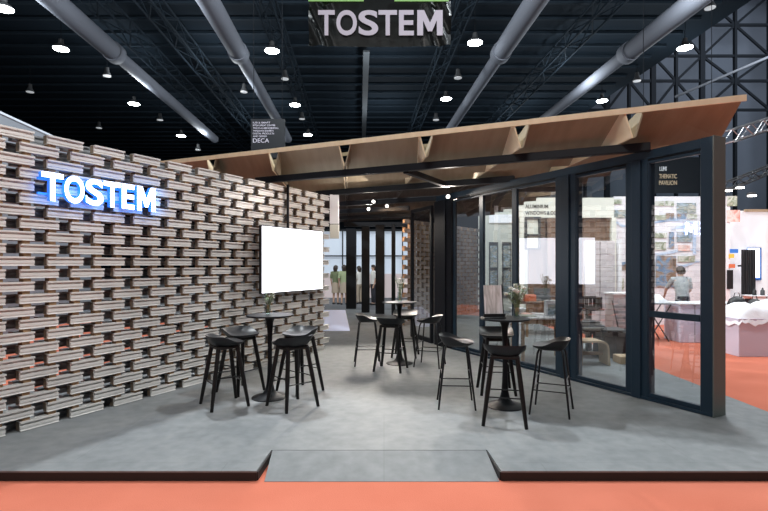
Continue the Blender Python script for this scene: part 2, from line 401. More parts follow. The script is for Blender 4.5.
# ------------------------------------------------------------------ canopy of folded plywood
ZT, ZB = 3.25, 2.93
F0 = V((-2.72, 7.87, 0)); FS = V((1.089, -.484, 0)); FD = FS.normalized(); BK = V((-.053, .78, 0))
roof = thing('plywood_canopy', 'wide folded plywood canopy with pale front edge over the pavilion', 'canopy', (0, 9, 2.93))
HW = .095; NR = 12  # rearmost rows added to keep light off the distant block wall
for r in range(NR):
    o0 = F0 + BK * r
    def vt(i, sgn): return o0 + FS * i + FD * (sgn * HW) + UP * ZT
    def vb(i, back): return o0 + FS * i + (BK if back else V((0, 0, 0))) + UP * ZB
    for i in range(-1, 6):
        if i >= 0:
            for sgn in (-1, 1):
                b = MB(); b.slab([vt(i, sgn), vb(i, 0) + FD * .006 * sgn, vb(i, 1) + FD * .006 * sgn], FD * (.016 * sgn)); b.build('fin', ('plyedge' if sgn < 0 else 'ply') if r < 3 else 'plydark', roof, world=True)  # left fins paler: light on that side put into the colour
        b = MB()
        if i == 5:
            endt = o0 + FS * 5.84 + UP * ZT; endb = o0 + FS * 5.80 + V((.1, .42, 0)) + UP * ZB
            poly = [vt(5, 1), endt, endb, vb(5, 1)]
        else:
            poly = [vt(i, 1), vt(i + 1, -1), vb(i + 1, 1), vb(i, 1)]
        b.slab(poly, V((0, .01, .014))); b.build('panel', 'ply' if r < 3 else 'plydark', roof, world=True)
# front edge board and top closure ribs
b = MB()
e0 = F0 - FS * 1.3 + UP * (ZT - .028) - V((FD.y, -FD.x, 0)) * -.012; e1 = F0 + FS * 5.85 + UP * (ZT - .028) - V((FD.y, -FD.x, 0)) * -.012
b.bar(e0, e1, .02, .062); b.build('front_edge', 'plyedge', roof, world=True)
for r in range(1, NR):
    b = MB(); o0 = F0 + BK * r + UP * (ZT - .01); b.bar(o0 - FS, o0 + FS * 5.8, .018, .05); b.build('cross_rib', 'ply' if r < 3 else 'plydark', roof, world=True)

# steel beams carrying the canopy
beams = [('front black steel beam carrying the canopy from block wall to glazing', V((-2.02, 7.93, 2.87)), V((3.0, 5.63, 2.87))),
         ('second black steel beam behind the front one under the canopy', V((-1.27, 9.42, 2.87)), V((2.02, 7.74, 2.87))),
         ('third black steel beam deep under the canopy', V((-1.2, 11.1, 2.87)), V((1.2, 10.0, 2.87))),
         ('fourth black steel beam further back under the canopy', V((-1.6, 12.8, 2.87)), V((.6, 11.8, 2.87))),
         ('rearmost black steel beam before the far posts', V((-1.9, 14.6, 2.87)), V((.8, 13.4, 2.87)))]
for lb, a, c in beams:
    b = MB(); b.bar(a, c, .09, .095, bev=.006)
    tag(b.build('steel_beam', 'steelbeam'), lb, 'beam', None)
b = MB(); b.bar((.3, 6.95, 2.85), (.98, 8.15, 2.85), .08, .08, bev=.006)
tag(b.build('steel_joist', 'steelbeam'), 'short diagonal black joist joining the two front beams', 'beam')

# ------------------------------------------------------------------ glazed side
T0 = V((1.06, 9.45, 0)); TD = V((.458, -.889, 0)).normalized(); TN = V((-.889, -.458, 0)).normalized()   # TN towards the tables
def tu(u):
    D = 82 + .2615 * (u - 440); return (9.45 - 775 / D) / .889
def GP(t, z, q=0.0): return T0 + TD * t + UP * z + TN * q
def gbox(mb, ta, tb, z0, z1, q0, q1, bev=.004):
    mb.box(GP((ta + tb) / 2, (z0 + z1) / 2, (q0 + q1) / 2), (tb - ta, q1 - q0, z1 - z0), (TD, TN, UP), bev)
hd = thing('header_beam', 'dark blue grey header beam running along the top of the glazing', 'beam', tuple(GP(2.3, 2.68)))
b = MB(); gbox(b, tu(436), tu(701), 2.745, 2.845, -.20, 0); b.build('casing', 'navy', hd, world=True)
b = MB(); gbox(b, tu(452), tu(700), 2.725, 2.745, -.12, -.01); b.build('track', 'frameblack', hd, world=True)
b = MB(); gbox(b, tu(452), tu(708), .002, .035, -.16, .015, .003)
tag(b.build('floor_track', 'navy'), 'low dark sill track along the foot of the glazing', 'track')
posts = [(434, 451, 'steelbeam', 'thick black steel post at the far end of the glazing'),
         (555.5, 575.5, 'navy', 'dark blue post between the second and third wide glass panes'),
         (626, 647.5, 'navy', 'dark blue post between the two nearest glass panes'),
         (701, 714.5, 'navy', 'nearest dark post with grey end face at the right end of glazing')]
for ua, ub, m, lb in posts:
    ta, tb = tu(ua), tu(ub); near = ua == 701
    p = thing('steel_post', lb, 'post', tuple(GP((ta + tb) / 2, 0, -.09)))
    b = MB()
    if near: gbox(b, ta, tb - .012, 0, 2.845, -.19, .012)
    else:
        gbox(b, ta, tb, .0, 2.745, -.13, .0)
        gbox(b, ta + (tb - ta) * .3, ta + (tb - ta) * .72, .0, 2.745, .0, .025)
    b.build('post_body', m, p, world=True)
    if near:
        b = MB(); gbox(b, tb - .012, tb, 0, 2.85, -.195, .014, .002); b.build('end_plate', 'endpost', p, world=True)
def pane(ua, ub, label, mid=None, sa=.035, sb=.035, q=-.07, fm='navy'):
    ta, tb = tu(ua), tu(ub)
    r = thing('glass_panel', label, 'glass panel', tuple(GP((ta + tb) / 2, .035, q)))
    b = MB()
    gbox(b, ta, ta + sa, .036, 2.722, q - .025, q + .025); gbox(b, tb - sb, tb, .036, 2.722, q - .025, q + .025)
    gbox(b, ta + sa, tb - sb, .036, .085, q - .025, q + .025); gbox(b, ta + sa, tb - sb, 2.690, 2.722, q - .025, q + .025)
    b.build('frame', fm, r, world=True)
    b = MB(); gbox(b, ta + sa - .005, tb - sb + .005, .08, 2.695, q - .003, q + .003, 0); b.build('pane', 'glass', r, world=True)
    if mid:
        b = MB(); gbox(b, ta + sa, tb - sb, mid - .035, mid + .035, q - .03, q + .03); b.build('middle_rail', fm, r, world=True)
    return r
pane(647.5, 701, 'nearest glass pane with a middle rail beside the end post', mid=.985, sa=.016, sb=.012, q=-.028)
pane(575.5, 626, 'tall glass pane showing the black crate and plywood bench behind', sa=.016, sb=.012, q=-.028)
pane(514, 555.5, 'wide glass pane reflecting the white screen behind the right table', sa=.05, sb=.012, q=-.03)
pane(481, 514, 'narrow glass pane just left of the white screen reflection', sa=.03, sb=.07, q=-.04)
pane(451, 481, 'farthest narrow glass pane beside the thick black post', sa=.02, sb=.11, q=-.07)

# far side row of dark posts and open pivot doors
fp = [(346, 356, 309, 'leftmost dark post in the far opening of the pavilion'), (361.5, 369.5, 312.5, 'second dark post from the left in the far opening'),
      (375.5, 384.5, 314, 'third dark post from the left in the far opening'), (391.5, 395.5, 315, 'slim dark post in the far opening left of brick end')]
for ua, ub, yb, lb in fp:
    d = 775 / (yb - HY)
    b = MB(); w = (ub - ua) / F * d; b.box(((ua + ub) / 2 - CX) / F * d * V((1, 0, 0)) + V((0, d + w / 2, 1.385)), (w, w, 2.77), bev=.012)
    tag(b.build('steel_post', 'frameblack'), lb, 'post')
pd = thing('pivot_door', 'open dark framed glass door beside the thick black post', 'door', (.75, 10.4, 0))
b = MB(); a = G(413, 340); 
D0 = V((.60, 10.6, 0)); D1 = V((.93, 9.75, 0)); dd = (D1 - D0).normalized(); dn = V((-dd.y, dd.x, 0))
for p0 in (D0, D1): b.box(p0 + UP * 1.35, (.07, .06, 2.68), (dd, dn, UP), .004)
b.box((D0 + D1) / 2 + UP * .05, ((D1 - D0).length, .05, .09), (dd, dn, UP)); b.box((D0 + D1) / 2 + UP * 2.66, ((D1 - D0).length, .05, .07), (dd, dn, UP))
b.build('frame', 'steelbeam', pd, world=True)
b = MB(); b.box((D0 + D1) / 2 + UP * 1.35, ((D1 - D0).length - .06, .006, 2.54), (dd, dn, UP)); b.build('pane', 'glass', pd, world=True)
b = MB(); b.bar((-1.3, 16.3, 2.845), (1.9, 16.3, 2.845), .12, .14)
tag(b.build('steel_beam', 'frameblack'), 'far black beam on top of the row of dark posts', 'beam')

b = MB(); b.box((-1.0, 21.5, -.080), (9.5, 9, .01)); o = struct(b.build('aisle_floor', 'hallfloor')); o.name = 'floor_aisle'
# far bright window wall
fw = thing('bright_partition', 'pale blue lit partition with dark mullions beyond the far opening', 'partition', (-.5, 23, 0))
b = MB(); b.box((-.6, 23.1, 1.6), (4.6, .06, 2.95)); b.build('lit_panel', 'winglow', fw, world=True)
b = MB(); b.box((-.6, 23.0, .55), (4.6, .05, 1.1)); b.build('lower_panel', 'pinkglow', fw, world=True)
b = MB()
for x in (-2.85, -1.9, -.95, 0, .85, 1.65): b.box((x, 22.93, 1.55), (.05, .05, 3.05))
b.bar((-2.9, 22.93, 1.92), (1.7, 22.93, 1.92), .05, .06); b.bar((-2.9, 22.93, 3.1), (1.7, 22.93, 3.1), .06, .1); b.build('mullions', 'frameblack', fw, world=True)

# white bench beside wall end
wb = MB(); c0 = [G(329, 331), G(350, 331)]; 
wb.add([(-1.5, 11.57, .01), (-.79, 11.57, .01), (-.95, 12.3, .42), (-1.5, 12.3, .42), (-1.5, 12.3, .0), (-.95, 12.3, .0), (-1.5, 11.57, 0), (-.79, 11.57, 0)],
       [(0, 1, 2, 3), (4, 5, 7, 6), (0, 3, 4, 6), (1, 7, 5, 2), (0, 6, 7, 1), (3, 2, 5, 4)])
tag(wb.build('display_plinth', 'bluewhite'), 'low sloping bluish white plinth on the floor behind the wall end', 'plinth')

# ------------------------------------------------------------------ stools and tables
def seat_mesh():
    b = MB(); N = 36; R = 9; top = []; bot = []
    def pt(rr, th, low):
        c, s = math.cos(th), math.sin(th)
        k = (abs(c) ** 3.2 + abs(s) ** 3.2) ** (-1 / 3.2)
        x = .205 * rr * k * c; y = .185 * rr * k * s            # +y is the back
        back = max(0, min(1, (s + .45) / .95)); back = back * back * (3 - 2 * back)
        z = .695 + rr ** 2.6 * (.018 + .060 * back) - .012 * rr ** 2 * (1 - back) * max(0, -s)
        if low:
            q = max(0, min(1, (rr - .5) / .5)); q = q * q; z = .655 + (z - .014 - .655) * q; x *= .985 - .1 * (1 - q) * rr; y *= .985 - .1 * (1 - q) * rr
        return V((x, y, z))
    vs = []; fs = []
    for low in (0, 1):
        vs.append(pt(0, 0, low))
        for j in range(1, R + 1):
            for i in range(N): vs.append(pt(j / R, 2 * PI * i / N, low))
    M1 = 1 + R * N
    for low in (0, 1):
        o = low * M1
        for i in range(N): fs.append((o, o + 1 + i, o + 1 + (i + 1) % N))
        for j in range(R - 1):
            for i in range(N):
                a = o + 1 + j * N + i; c = o + 1 + j * N + (i + 1) % N; fs.append((a, a + N, c + N, c))
    for i in range(N):
        a = 1 + (R - 1) * N + i; c = 1 + (R - 1) * N + (i + 1) % N; fs.append((a, a + M1, c + M1, c))
    b.add(vs, fs); return b
def make_stool(kind, label):
    r = thing('bar_stool', label, 'bar stool')
    seat_mesh().build('seat', 'seat', r, True)
    if kind == 'wood':
        b = MB(); b.box((0, .0, .645), (.28, .25, .03), bev=.008); b.build('seat_frame', 'blackwood', r)
        for sx in (-1, 1):
            for sy in (-1, 1):
                b = MB(); b.tube([(sx * .115, sy * .10, .665), (sx * .155, sy * .148, .35), (sx * .20, sy * .20, 0)], [.022, .024, .017], 12); b.build('leg', 'blackwood', r, True)
        def at(z, sx, sy): k = (.665 - z) / .665; return V((sx * (.115 + .085 * k), sy * (.10 + .10 * k), z))
        for (a, c, z) in (((-1, -1), (1, -1), .27), ((-1, 1), (1, 1), .27), ((-1, -1), (-1, 1), .33), ((1, -1), (1, 1), .33)):
            b = MB(); b.tube([at(z, *a), at(z, *c)], .0065, 8); b.build('footrest', 'blacksteel', r, True)
    else:
        for sx in (-1, 1):
            for sy in (-1, 1):
                b = MB(); b.tube([(sx * .06, sy * .10, .662), (sx * .105, sy * .115, .655), (sx * .125, sy * .125, .62), (sx * .165, sy * .16, .30), (sx * .20, sy * .195, 0)], [.011, .011, .011, .011, .010], 10); b.build('leg', 'blacksteel', r, True)
        b = MB(); b.bar((-.09, -.10, .664), (-.09, .10, .664), .03, .014); b.bar((.09, -.10, .664), (.09, .10, .664), .03, .014); b.bar((-.1, 0, .664), (.1, 0, .664), .03, .014); b.build('seat_bracket', 'blacksteel', r)
        def at(z, sx, sy):
            k = (.62 - z) / .62; return V((sx * (.125 + .075 * k), sy * (.125 + .07 * k), z))
        for (a, c, z) in (((-1, -1), (1, -1), .25), ((-1, 1), (1, 1), .25), ((-1, -1), (-1, 1), .25), ((1, -1), (1, 1), .25), ((-1, -1), (1, -1), .36), ((-1, 1), (1, 1), .36)):
            b = MB(); b.tube([at(z, *a), at(z, *c)], .006, 8); b.build('footrest', 'blacksteel', r, True)
    return r
def face(x, y, tx, ty): # rotation so the local -y (front) looks at the table
    return math.atan2(ty - y, tx - x) + PI / 2
tables = [((-1.326, 5.81), 'small round black pedestal table in front of the white screen'),
          ((.24, 7.79), 'farthest round black pedestal table in the middle of the pavilion'),
          ((1.32, 5.46), 'round black pedestal table holding brochure stand and flowers by glazing')]
tb = None
for (x, y), lb in tables:
    if tb is None:
        tb = thing('pedestal_table', lb, 'table', (x, y, 0), 0, 'round bar tables')
        b = MB(); b.lathe([(0.0, .944), (.262, .944), (.270, .949), (.270, .957), (.266, .962), (0.0, .962)], n=56); b.build('table_top', 'gloss', tb, True)
        b = MB(); b.lathe([(.0, .0), (.205, 0), (.207, .008), (.195, .015), (.13, .028), (.085, .05), (.055, .09), (.038, .16), (.030, .26), (.025, .42), (.025, .60), (.029, .76), (.040, .88), (.060, .93), (.085, .9435), (0, .9435)], n=40); b.build('pedestal', 'gloss', tb, True)
    else: dup(tb, (x, y, 0), 0, lb, 'round bar tables')
stools = [('wood', -1.755, 5.50, PI / 4, 'wood legged black stool nearest the block wall at the left table'),
          ('wood', -1.75, 6.10, None, 'black stool tucked between block wall and left table, seat dish visible'),
          ('wood', -1.00, 5.46, -PI / 4, 'wood legged black stool in front and right of the left table'),
          ('wood', -1.03, 6.13, None, 'black stool behind the left table below the white screen'),
          ('steel', -.26, 7.75, None, 'thin legged black stool left of the middle table'),
          ('wood', .10, 7.33, None, 'black stool in front of the middle table, back to viewer'),
          ('wood', .36, 8.42, None, 'black stool behind the middle table with light on its seat'),
          ('steel', .70, 7.62, None, 'thin legged black stool right of the middle table near black post'),
          ('steel', .79, 5.50, None, 'thin legged black stool left of the table with brochures'),
          ('wood', 1.36, 6.07, None, 'grey sheened stool behind the table with brochures'),
          ('wood', 1.19, 4.93, None, 'thick legged black stool in front of table with brochures'),
          ('steel', 1.76, 5.25, None, 'thin legged black stool right of table with brochures beside glazing')]
tc_ = [t_[0] for t_ in tables]; tmap = [0, 0, 0, 0, 1, 1, 1, 1, 2, 2, 2, 2]; proto = {}
rot = {5: 0.06, 10: .35, 9: .0 + PI, 8: None, 11: None, 1: None}
for i, (k, x, y, rz, lb) in enumerate(stools):
    tx, ty = tc_[tmap[i]]
    ang = face(x, y, tx, ty)
    if k not in proto:
        s = make_stool(k, lb); s['group'] = 'black bar stools'; s.location = (x, y, 0); s.rotation_euler = (0, 0, ang); proto[k] = s
        WM[s.name] = Matrix.Translation(V((x, y, 0))) @ Matrix.Rotation(ang, 4, 'Z')
    else: dup(proto[k], (x, y, 0), ang, lb, 'black bar stools')

# ------------------------------------------------------------------ things on tables
def vase(loc, h, r, label, stems, spread, seed, blossom=.016, leafy=8, gh=.12):
    rnd = random.Random(seed)
    t = thing('flower_vase', label, 'vase', loc)
    b = MB(); b.lathe([(0, 0), (r * .8, 0), (r * .85, .006), (r, h * .45), (r * .8, h * .85), (r * .92, h), (r * .84, h), (r * .72, h * .85), (r * .9, h * .45), (r * .7, .012), (0, .012)], n=24); b.build('glass_body', 'vase', t, True)
    g = MB(); lv = MB(); fl = MB()
    for i in range(stems):
        a = rnd.uniform(0, 2 * PI); q = rnd.uniform(.3, 1) * spread; hh = h + gh * rnd.uniform(.45, 1)
        p0 = V((rnd.uniform(-.3, .3) * r, rnd.uniform(-.3, .3) * r, .02)); p2 = V((q * math.cos(a), q * math.sin(a), hh)); p1 = p0.lerp(p2, .5) + V((-q * .25 * math.cos(a), -q * .25 * math.sin(a), 0))
        g.tube([p0, p1, p2], .0022, 5)
        for k in range(leafy):
            p = p1.lerp(p2, rnd.uniform(.0, 1)); an = rnd.uniform(0, 2 * PI); L = rnd.uniform(.022, .048); dv = V((math.cos(an), math.sin(an), rnd.uniform(-.2, .7))).normalized(); sd = dv.cross(UP).normalized() * L * .26
            lv.add([p, p + dv * L * .5 + sd, p + dv * L, p + dv * L * .5 - sd], [(0, 1, 2, 3)])
        if i % 2 == 0:
            rr = blossom * rnd.uniform(.7, 1.2)
            for k in range(7):
                an = 2 * PI * k / 7; c = p2 + V((math.cos(an) * rr * .55, math.sin(an) * rr * .55, 0)); tl = V((math.cos(an), math.sin(an), .6)).normalized() * rr
                sd = V((-math.sin(an), math.cos(an), 0)) * rr * .5
                fl.add([p2, c + sd, p2 + tl * 1.1, c - sd], [(0, 1, 2, 3)])
            fl.lathe([(0, -rr * .5), (rr * .6, -rr * .3), (rr * .75, .1 * rr), (rr * .4, rr * .5), (0, rr * .6)], p2, 8)
    g.build('stems', 'leaf', t); lv.build('leaves', 'leaf', t); fl.build('blossoms', 'petal', t, True)
    return t
TZ = .962
vase((-1.345, 5.80, TZ), .12, .032, 'slim glass vase with small green sprig on the left table', 10, .075, 1, .014, 10, .13)
vase((.245, 7.76, TZ), .15, .04, 'glass vase of white flowers on the middle table', 16, .10, 2, .028, 9, .26)
vase((1.46, 5.50, TZ), .12, .042, 'glass vase of cream flowers and greenery on the right table', 24, .14, 3, .034, 12, .27)
bs = thing('brochure_stand', 'tilted brochure in a black holder on the right table', 'brochure stand', (1.19, 5.42, TZ), .12)
b = MB(); ax = (V((1, 0, 0)), V((0, math.cos(.2), math.sin(.2))), V((0, -math.sin(.2), math.cos(.2))))
b.box((0, .02, .19), (.20, .008, .335), (V((1, 0, 0)), V((0, math.cos(.16), -math.sin(.16))), V((0, math.sin(.16), math.cos(.16))))); b.build('brochure', 'brochure', bs)
b = MB(); b.box((0, .0, .008), (.24, .12, .014), bev=.003); b.box((0, -.018, .03), (.24, .012, .04)); b.box((.108, .03, .19), (.012, .012, .35), (V((1, 0, 0)), V((0, math.cos(.16), -math.sin(.16))), V((0, math.sin(.16), math.cos(.16))))); b.build('holder', 'black', bs)

# ------------------------------------------------------------------ people
def ring(c, rx, ry, n=14, rz=0, zt=0):
    c = V(c); out = []
    for k in range(n):
        a = 2 * PI * k / n; x = rx * math.cos(a); y = ry * math.sin(a)
        out.append(c + V((x * math.cos(rz) - y * math.sin(rz), x * math.sin(rz) + y * math.cos(rz), zt * y)))
    return out
def person(loc, rz, label, shirt, lower, h=1.6, skirt=False, arms='down', lean=0.0, hairlong=True):
    t = thing('person', label, 'person', loc, rz)          # faces local -y
    k = h / 1.7
    J = dict(pelvis=(0, 0, .92), chest=(0, 0 - lean * .28, 1.25), neck=(0, -lean * .42, 1.44), head=(0, -lean * .48 - .01, 1.56), top=(0, -lean * .5, 1.66))
    sh = {s: V((s * .175, -lean * .38, 1.38)) for s in (-1, 1)}
    if arms == 'down': el = {s: V((s * .22, .02, 1.10)) for s in (-1, 1)}; wr = {s: V((s * .21, -.05, .86)) for s in (-1, 1)}
    elif arms == 'fold': el = {s: V((s * .23, -.03, 1.10)) for s in (-1, 1)}; wr = {s: V((s * .05, -.20, 1.10)) for s in (-1, 1)}
    else:
        el = {-1: V((-.22, -lean * .4, 1.12)), 1: V((.25, -.20 - lean * .4, 1.14))}; wr = {-1: V((-.18, -.22 - lean * .3, .98)), 1: V((.22, -.42 - lean * .4, .93))}
    vs = [V(J['pelvis']), V(J['chest']), V(J['neck']), V(J['head']), V(J['top'])]; rad = [(.135, .10), (.135, .10), (.052, .052), (.085, .095), (.062, .07)]; ed = [(0, 1), (1, 2), (2, 3), (3, 4)]
    for s in (-1, 1):
        b0 = len(vs)
        vs += [sh[s], el[s], wr[s]]; rad += [(.05, .05), (.038, .038), (.024, .024)]; ed += [(1, b0), (b0, b0 + 1), (b0 + 1, b0 + 2)]
        dv = (wr[s] - el[s]).normalized(); sd = dv.cross(V((0, 1, 0))).normalized() * .7 + V((0, -.3, 0)); hb = len(vs)
        vs += [wr[s] + dv * .07]; rad += [(.03, .018)]; ed += [(b0 + 2, hb)]
        for q in range(4):
            f0 = len(vs); off = V((0, (q - 1.5) * .018, 0)); L = (.065, .075, .07, .055)[q]
            vs += [wr[s] + dv * (.09 + L * .5) + off, wr[s] + dv * (.09 + L) + off * 1.1 + V((-s * .012, 0, 0))]; rad += [(.0085, .0085), (.007, .007)]; ed += [(hb, f0), (f0, f0 + 1)]
        f0 = len(vs); vs += [wr[s] + dv * .05 + V((0, -.04, 0)), wr[s] + dv * .085 + V((0, -.055, 0))]; rad += [(.01, .01), (.008, .008)]; ed += [(b0 + 2, f0), (f0, f0 + 1)]
        l0 = len(vs); vs += [V((s * .085, 0, .86)), V((s * .095, -.015, .48)), V((s * .10, .015, .09)), V((s * .11, -.13, .03))]
        rad += [(.08, .085), (.052, .055), (.036, .038), (.035, .025)]; ed += [(0, l0), (l0, l0 + 1), (l0 + 1, l0 + 2), (l0 + 2, l0 + 3)]
    me = bpy.data.meshes.new('body'); me.from_pydata([tuple(v * k) for v in vs], ed, []); me.materials.append(M['skin'])
    o = bpy.data.objects.new('body', me); COL.objects.link(o); o.parent = t
    sk = o.modifiers.new('skin', 'SKIN'); sk.use_smooth_shade = True
    for v, r in zip(me.skin_vertices[0].data, rad): v.radius = (r[0] * k, r[1] * k)
    me.skin_vertices[0].data[0].use_root = True
    o.modifiers.new('sub', 'SUBSURF').levels = 1; o.modifiers['sub'].render_levels = 2
    def S(p): return V(p) * k
    # face
    hy = V(J['head'])
    b = MB(); b.lathe([(0, -.02), (.014, -.012), (.012, .006), (0, .02)], S(hy + V((0, -.10, -.005))), 8); b.build('nose', 'skin', t, True)
    b = MB()
    for s in (-1, 1): b.lathe([(0, -.006), (.008, 0), (0, .006)], S(hy + V((s * .032, -.088, .022))), 8)
    b.build('eyes', 'black', t, True)
    b = MB(); b.box(S(hy + V((0, -.088, -.048))), (.045, .01, .01), bev=.003); b.build('mouth', mat('lips', (.35, .12, .10), .5), t)
    b = MB()
    for s in (-1, 1): b.lathe([(0, -.03), (.012, -.015), (.014, .012), (0, .03)], S(hy + V((s * .088, .005, 0))), 8)
    b.build('ears', 'skin', t, True)
    # hair
    b = MB(); hr = []
    for z, rx, ry, oy in ((-.14 if hairlong else -.055, .07, .03, .075), (-.07 if hairlong else -.03, .095, .05, .055), (0, .104, .075, .04), (.05, .104, .098, .012), (.10, .088, .09, .0), (.132, .05, .055, .005), (.143, .01, .01, .005)):
        hr.append(ring(S(hy + V((0, oy, z))), rx * k, ry * k, 18))
    b.loft(hr); b.build('hair', 'hair', t, True)
    # shirt: torso loft with sleeves
    b = MB()
    b.loft([ring(S((0, 0, .88)), .165 * k, .125 * k), ring(S((0, -lean * .1, 1.02)), .150 * k, .115 * k), ring(S((0, -lean * .25, 1.2)), .172 * k, .125 * k), ring(S((0, -lean * .36, 1.34)), .185 * k, .115 * k), ring(S((0, -lean * .4, 1.41)), .13 * k, .085 * k), ring(S((0, -lean * .42, 1.45)), .07 * k, .065 * k)])
    for s in (-1, 1):
        b.tube([S(sh[s] + V((-s * .05, 0, .0))), S(sh[s]), S(sh[s].lerp(el[s], .55)), S(sh[s].lerp(el[s], .9))], [.06 * k, .068 * k, .06 * k, .056 * k], 12)
    b.build('shirt', shirt, t, True)
    b = MB()
    if skirt: b.loft([ring(S((0, 0, .98)), .14 * k, .115 * k), ring(S((0, 0, .85)), .175 * k, .145 * k), ring(S((0, 0, .5)), .19 * k, .155 * k)]); b.build('skirt', lower, t, True)
    else:
        b.loft([ring(S((0, 0, .97)), .145 * k, .115 * k), ring(S((0, 0, .84)), .172 * k, .13 * k), ring(S((0, 0, .78)), .165 * k, .12 * k)])
        for s in (-1, 1): b.tube([S((s * .085, 0, .84)), S((s * .092, -.01, .48)), S((s * .10, .01, .10))], [.092 * k, .07 * k, .055 * k], 12)
        b.build('trousers', lower, t, True)
    b = MB()
    for s in (-1, 1): b.box(S((s * .105, -.05, .035)), (.085 * k, .25 * k, .07 * k), bev=.02)
    b.build('shoes', 'black', t, True)
    return t
GZ = -.075
person((-1.95, 20.2, GZ), PI - .3, 'dark haired woman in olive top standing left in the far opening', 'shirtolive', 'beigecloth', 1.58, True)
person((-1.60, 20.0, GZ), PI + .2, 'dark haired woman in sage green top beside the olive one', 'shirtgreen', 'beigecloth', 1.60, True)
person((-1.02, 20.4, GZ), PI + .9, 'woman in white top between the first two far posts', 'shirtwhite', 'beigecloth', 1.55)
person((-.42, 19.9, GZ), -1.2, 'person in pale top partly behind the second far post', 'shirtwhite', 'darkcloth', 1.60)
person((6.72, 11.25, GZ), PI - .15, 'short haired person in grey t-shirt leaning on the white counter', 'shirtgrey', 'darkcloth', 1.58, False, 'reach', .25, False)

# ------------------------------------------------------------------ display room seen through the glazing
def table(name, label, x0, x1, y0, y1, h, top_m, leg_m, th=.03, leg=.045, cat='table', z0=GZ):
    t = thing(name, label, cat, ((x0 + x1) / 2, (y0 + y1) / 2, z0))
    b = MB(); b.box(((x0 + x1) / 2, (y0 + y1) / 2, h - th / 2), (x1 - x0, y1 - y0, th), bev=.004); b.build('table_top', top_m, t, world=True)
    for x in (x0 + leg, x1 - leg):
        for y in (y0 + leg, y1 - leg):
            b = MB(); b.box((x, y, (z0 + h - th) / 2), (leg, leg, h - th - z0), bev=.003); b.build('leg', leg_m, t, world=True)
    b = MB(); b.bar((x0 + leg, y0 + leg, h - th - .04), (x1 - leg, y0 + leg, h - th - .04), .02, .07); b.bar((x0 + leg, y1 - leg, h - th - .04), (x1 - leg, y1 - leg, h - th - .04), .02, .07); b.build('apron', leg_m, t, world=True)
    return t
table('display_table', 'white topped table with wooden legs right behind the glazing', 2.12, 2.95, 7.75, 8.5, .72, 'white', 'wood', z0=0)
table('display_table', 'dark topped wooden table holding a laptop at the back', 3.0, 4.0, 10.6, 11.4, .75, 'brown', 'wood', z0=0)
lp = thing('laptop', 'open dark laptop on the rear wooden table', 'laptop', (3.5, 10.95, .75))
b = MB(); b.box((3.5, 10.9, .76), (.36, .25, .018), bev=.004); b.build('keyboard_base', 'dgrey', lp, world=True)
b = MB(); b.box((3.5, 11.07, .89), (.36, .012, .25), (V((1, 0, 0)), V((0, .95, -.3)).normalized(), V((0, .3, .95)).normalized()), .003); b.build('lid', 'dgrey', lp, world=True)
b = MB(); b.box((3.14, 10.78, .82), (.24, .16, .14), bev=.006)
tag(b.build('carton', 'orange'), 'orange red carton on the rear wooden table', 'box')
def booklet(x, y, z, rz, m, label):
    b = MB(); c, s = math.cos(rz), math.sin(rz); b.box((x, y, z + .006), (.21, .28, .012), (V((c, s, 0)), V((-s, c, 0)), UP), .002)
    tag(b.build('booklet', m), label, 'booklet', 'booklets on the white table')
booklet(2.28, 8.0, .72, .2, 'pic_green', 'greenish printed booklet at the left of the white table')
booklet(2.55, 8.28, .72, -.3, 'paper', 'white booklet lying at the back of the white table')
booklet(2.36, 8.3, .72, .5, 'pic_red', 'reddish booklet behind the greenish one on white table')
cb = thing('gift_bag', 'white printed carton bag standing on the white table', 'bag', (2.68, 7.98, .72))
b = MB(); b.box((2.68, 7.98, .845), (.22, .12, .25), bev=.003); b.build('bag_body', 'white', cb, world=True)
b = MB(); b.box((2.68, 7.916, .83), (.17, .004, .16)); b.build('print', 'pic_sky', cb, world=True)
b = MB(); b.tube([(2.63, 7.95, .97), (2.64, 7.95, 1.02), (2.68, 7.95, 1.04), (2.72, 7.95, 1.02), (2.73, 7.95, .97)], .004, 6); b.build('handle', 'black', cb, world=True)
vase((2.58, 9.7, .70), .2, .03, 'tall vase with blue grey flowers on a white stand', 8, .10, 9, .02, 6, .16)
st = thing('display_stand', 'narrow white stand carrying a tall vase', 'stand', (2.58, 9.7, 0))
b = MB(); b.box((2.58, 9.7, .345), (.2, .2, .67), bev=.004); b.build('column', 'white', st, world=True)
b = MB(); b.box((2.58, 9.7, .69), (.28, .28, .02), bev=.004); b.build('top_plate', 'white', st, world=True)

# sign wall
sw = thing('sign_wall', 'cream fascia wall lettered ALUMINIUM WINDOWS & DOORS over window samples', 'display wall', (4.8, 13, GZ))
b = MB(); b.box((4.75, 13.1, 3.02), (2.5, .12, .52)); b.build('fascia', 'cream', sw, world=True)
b = MB(); b.box((3.60, 13.1, 1.35), (.12, .12, 2.82)); b.box((6.0, 13.1, 1.35), (.12, .12, 2.82)); b.build('side_post', 'cream', sw, world=True)
b = MB(); b.box((4.9, 13.2, 1.35), (2.2, .06, 2.8)); b.build('back_board', 'brown', sw, world=True)
text('ALUMINIUM', (3.68, 13.035, 3.00), V((1, 0, 0)), UP, .60, .10, 'black', sw, 'lettering', .004, .02)
text('WINDOWS & DOORS', (3.68, 13.035, 2.83), V((1, 0, 0)), UP, 1.02, .10, 'black', sw, 'lettering', .004, .02)
ws = thing('sample_window', 'black framed sample window mounted below the lettered fascia', 'window sample', (3.86, 13.0, 2.1))
b = MB()
for x in (3.70, 4.06): b.box((x, 13.05, 2.35), (.06, .08, .86), bev=.004)
for z in (2.75, 2.30, 1.95): b.box((3.88, 13.05, z), (.30, .08, .06), bev=.004)
b.build('frame', 'black', ws, world=True)
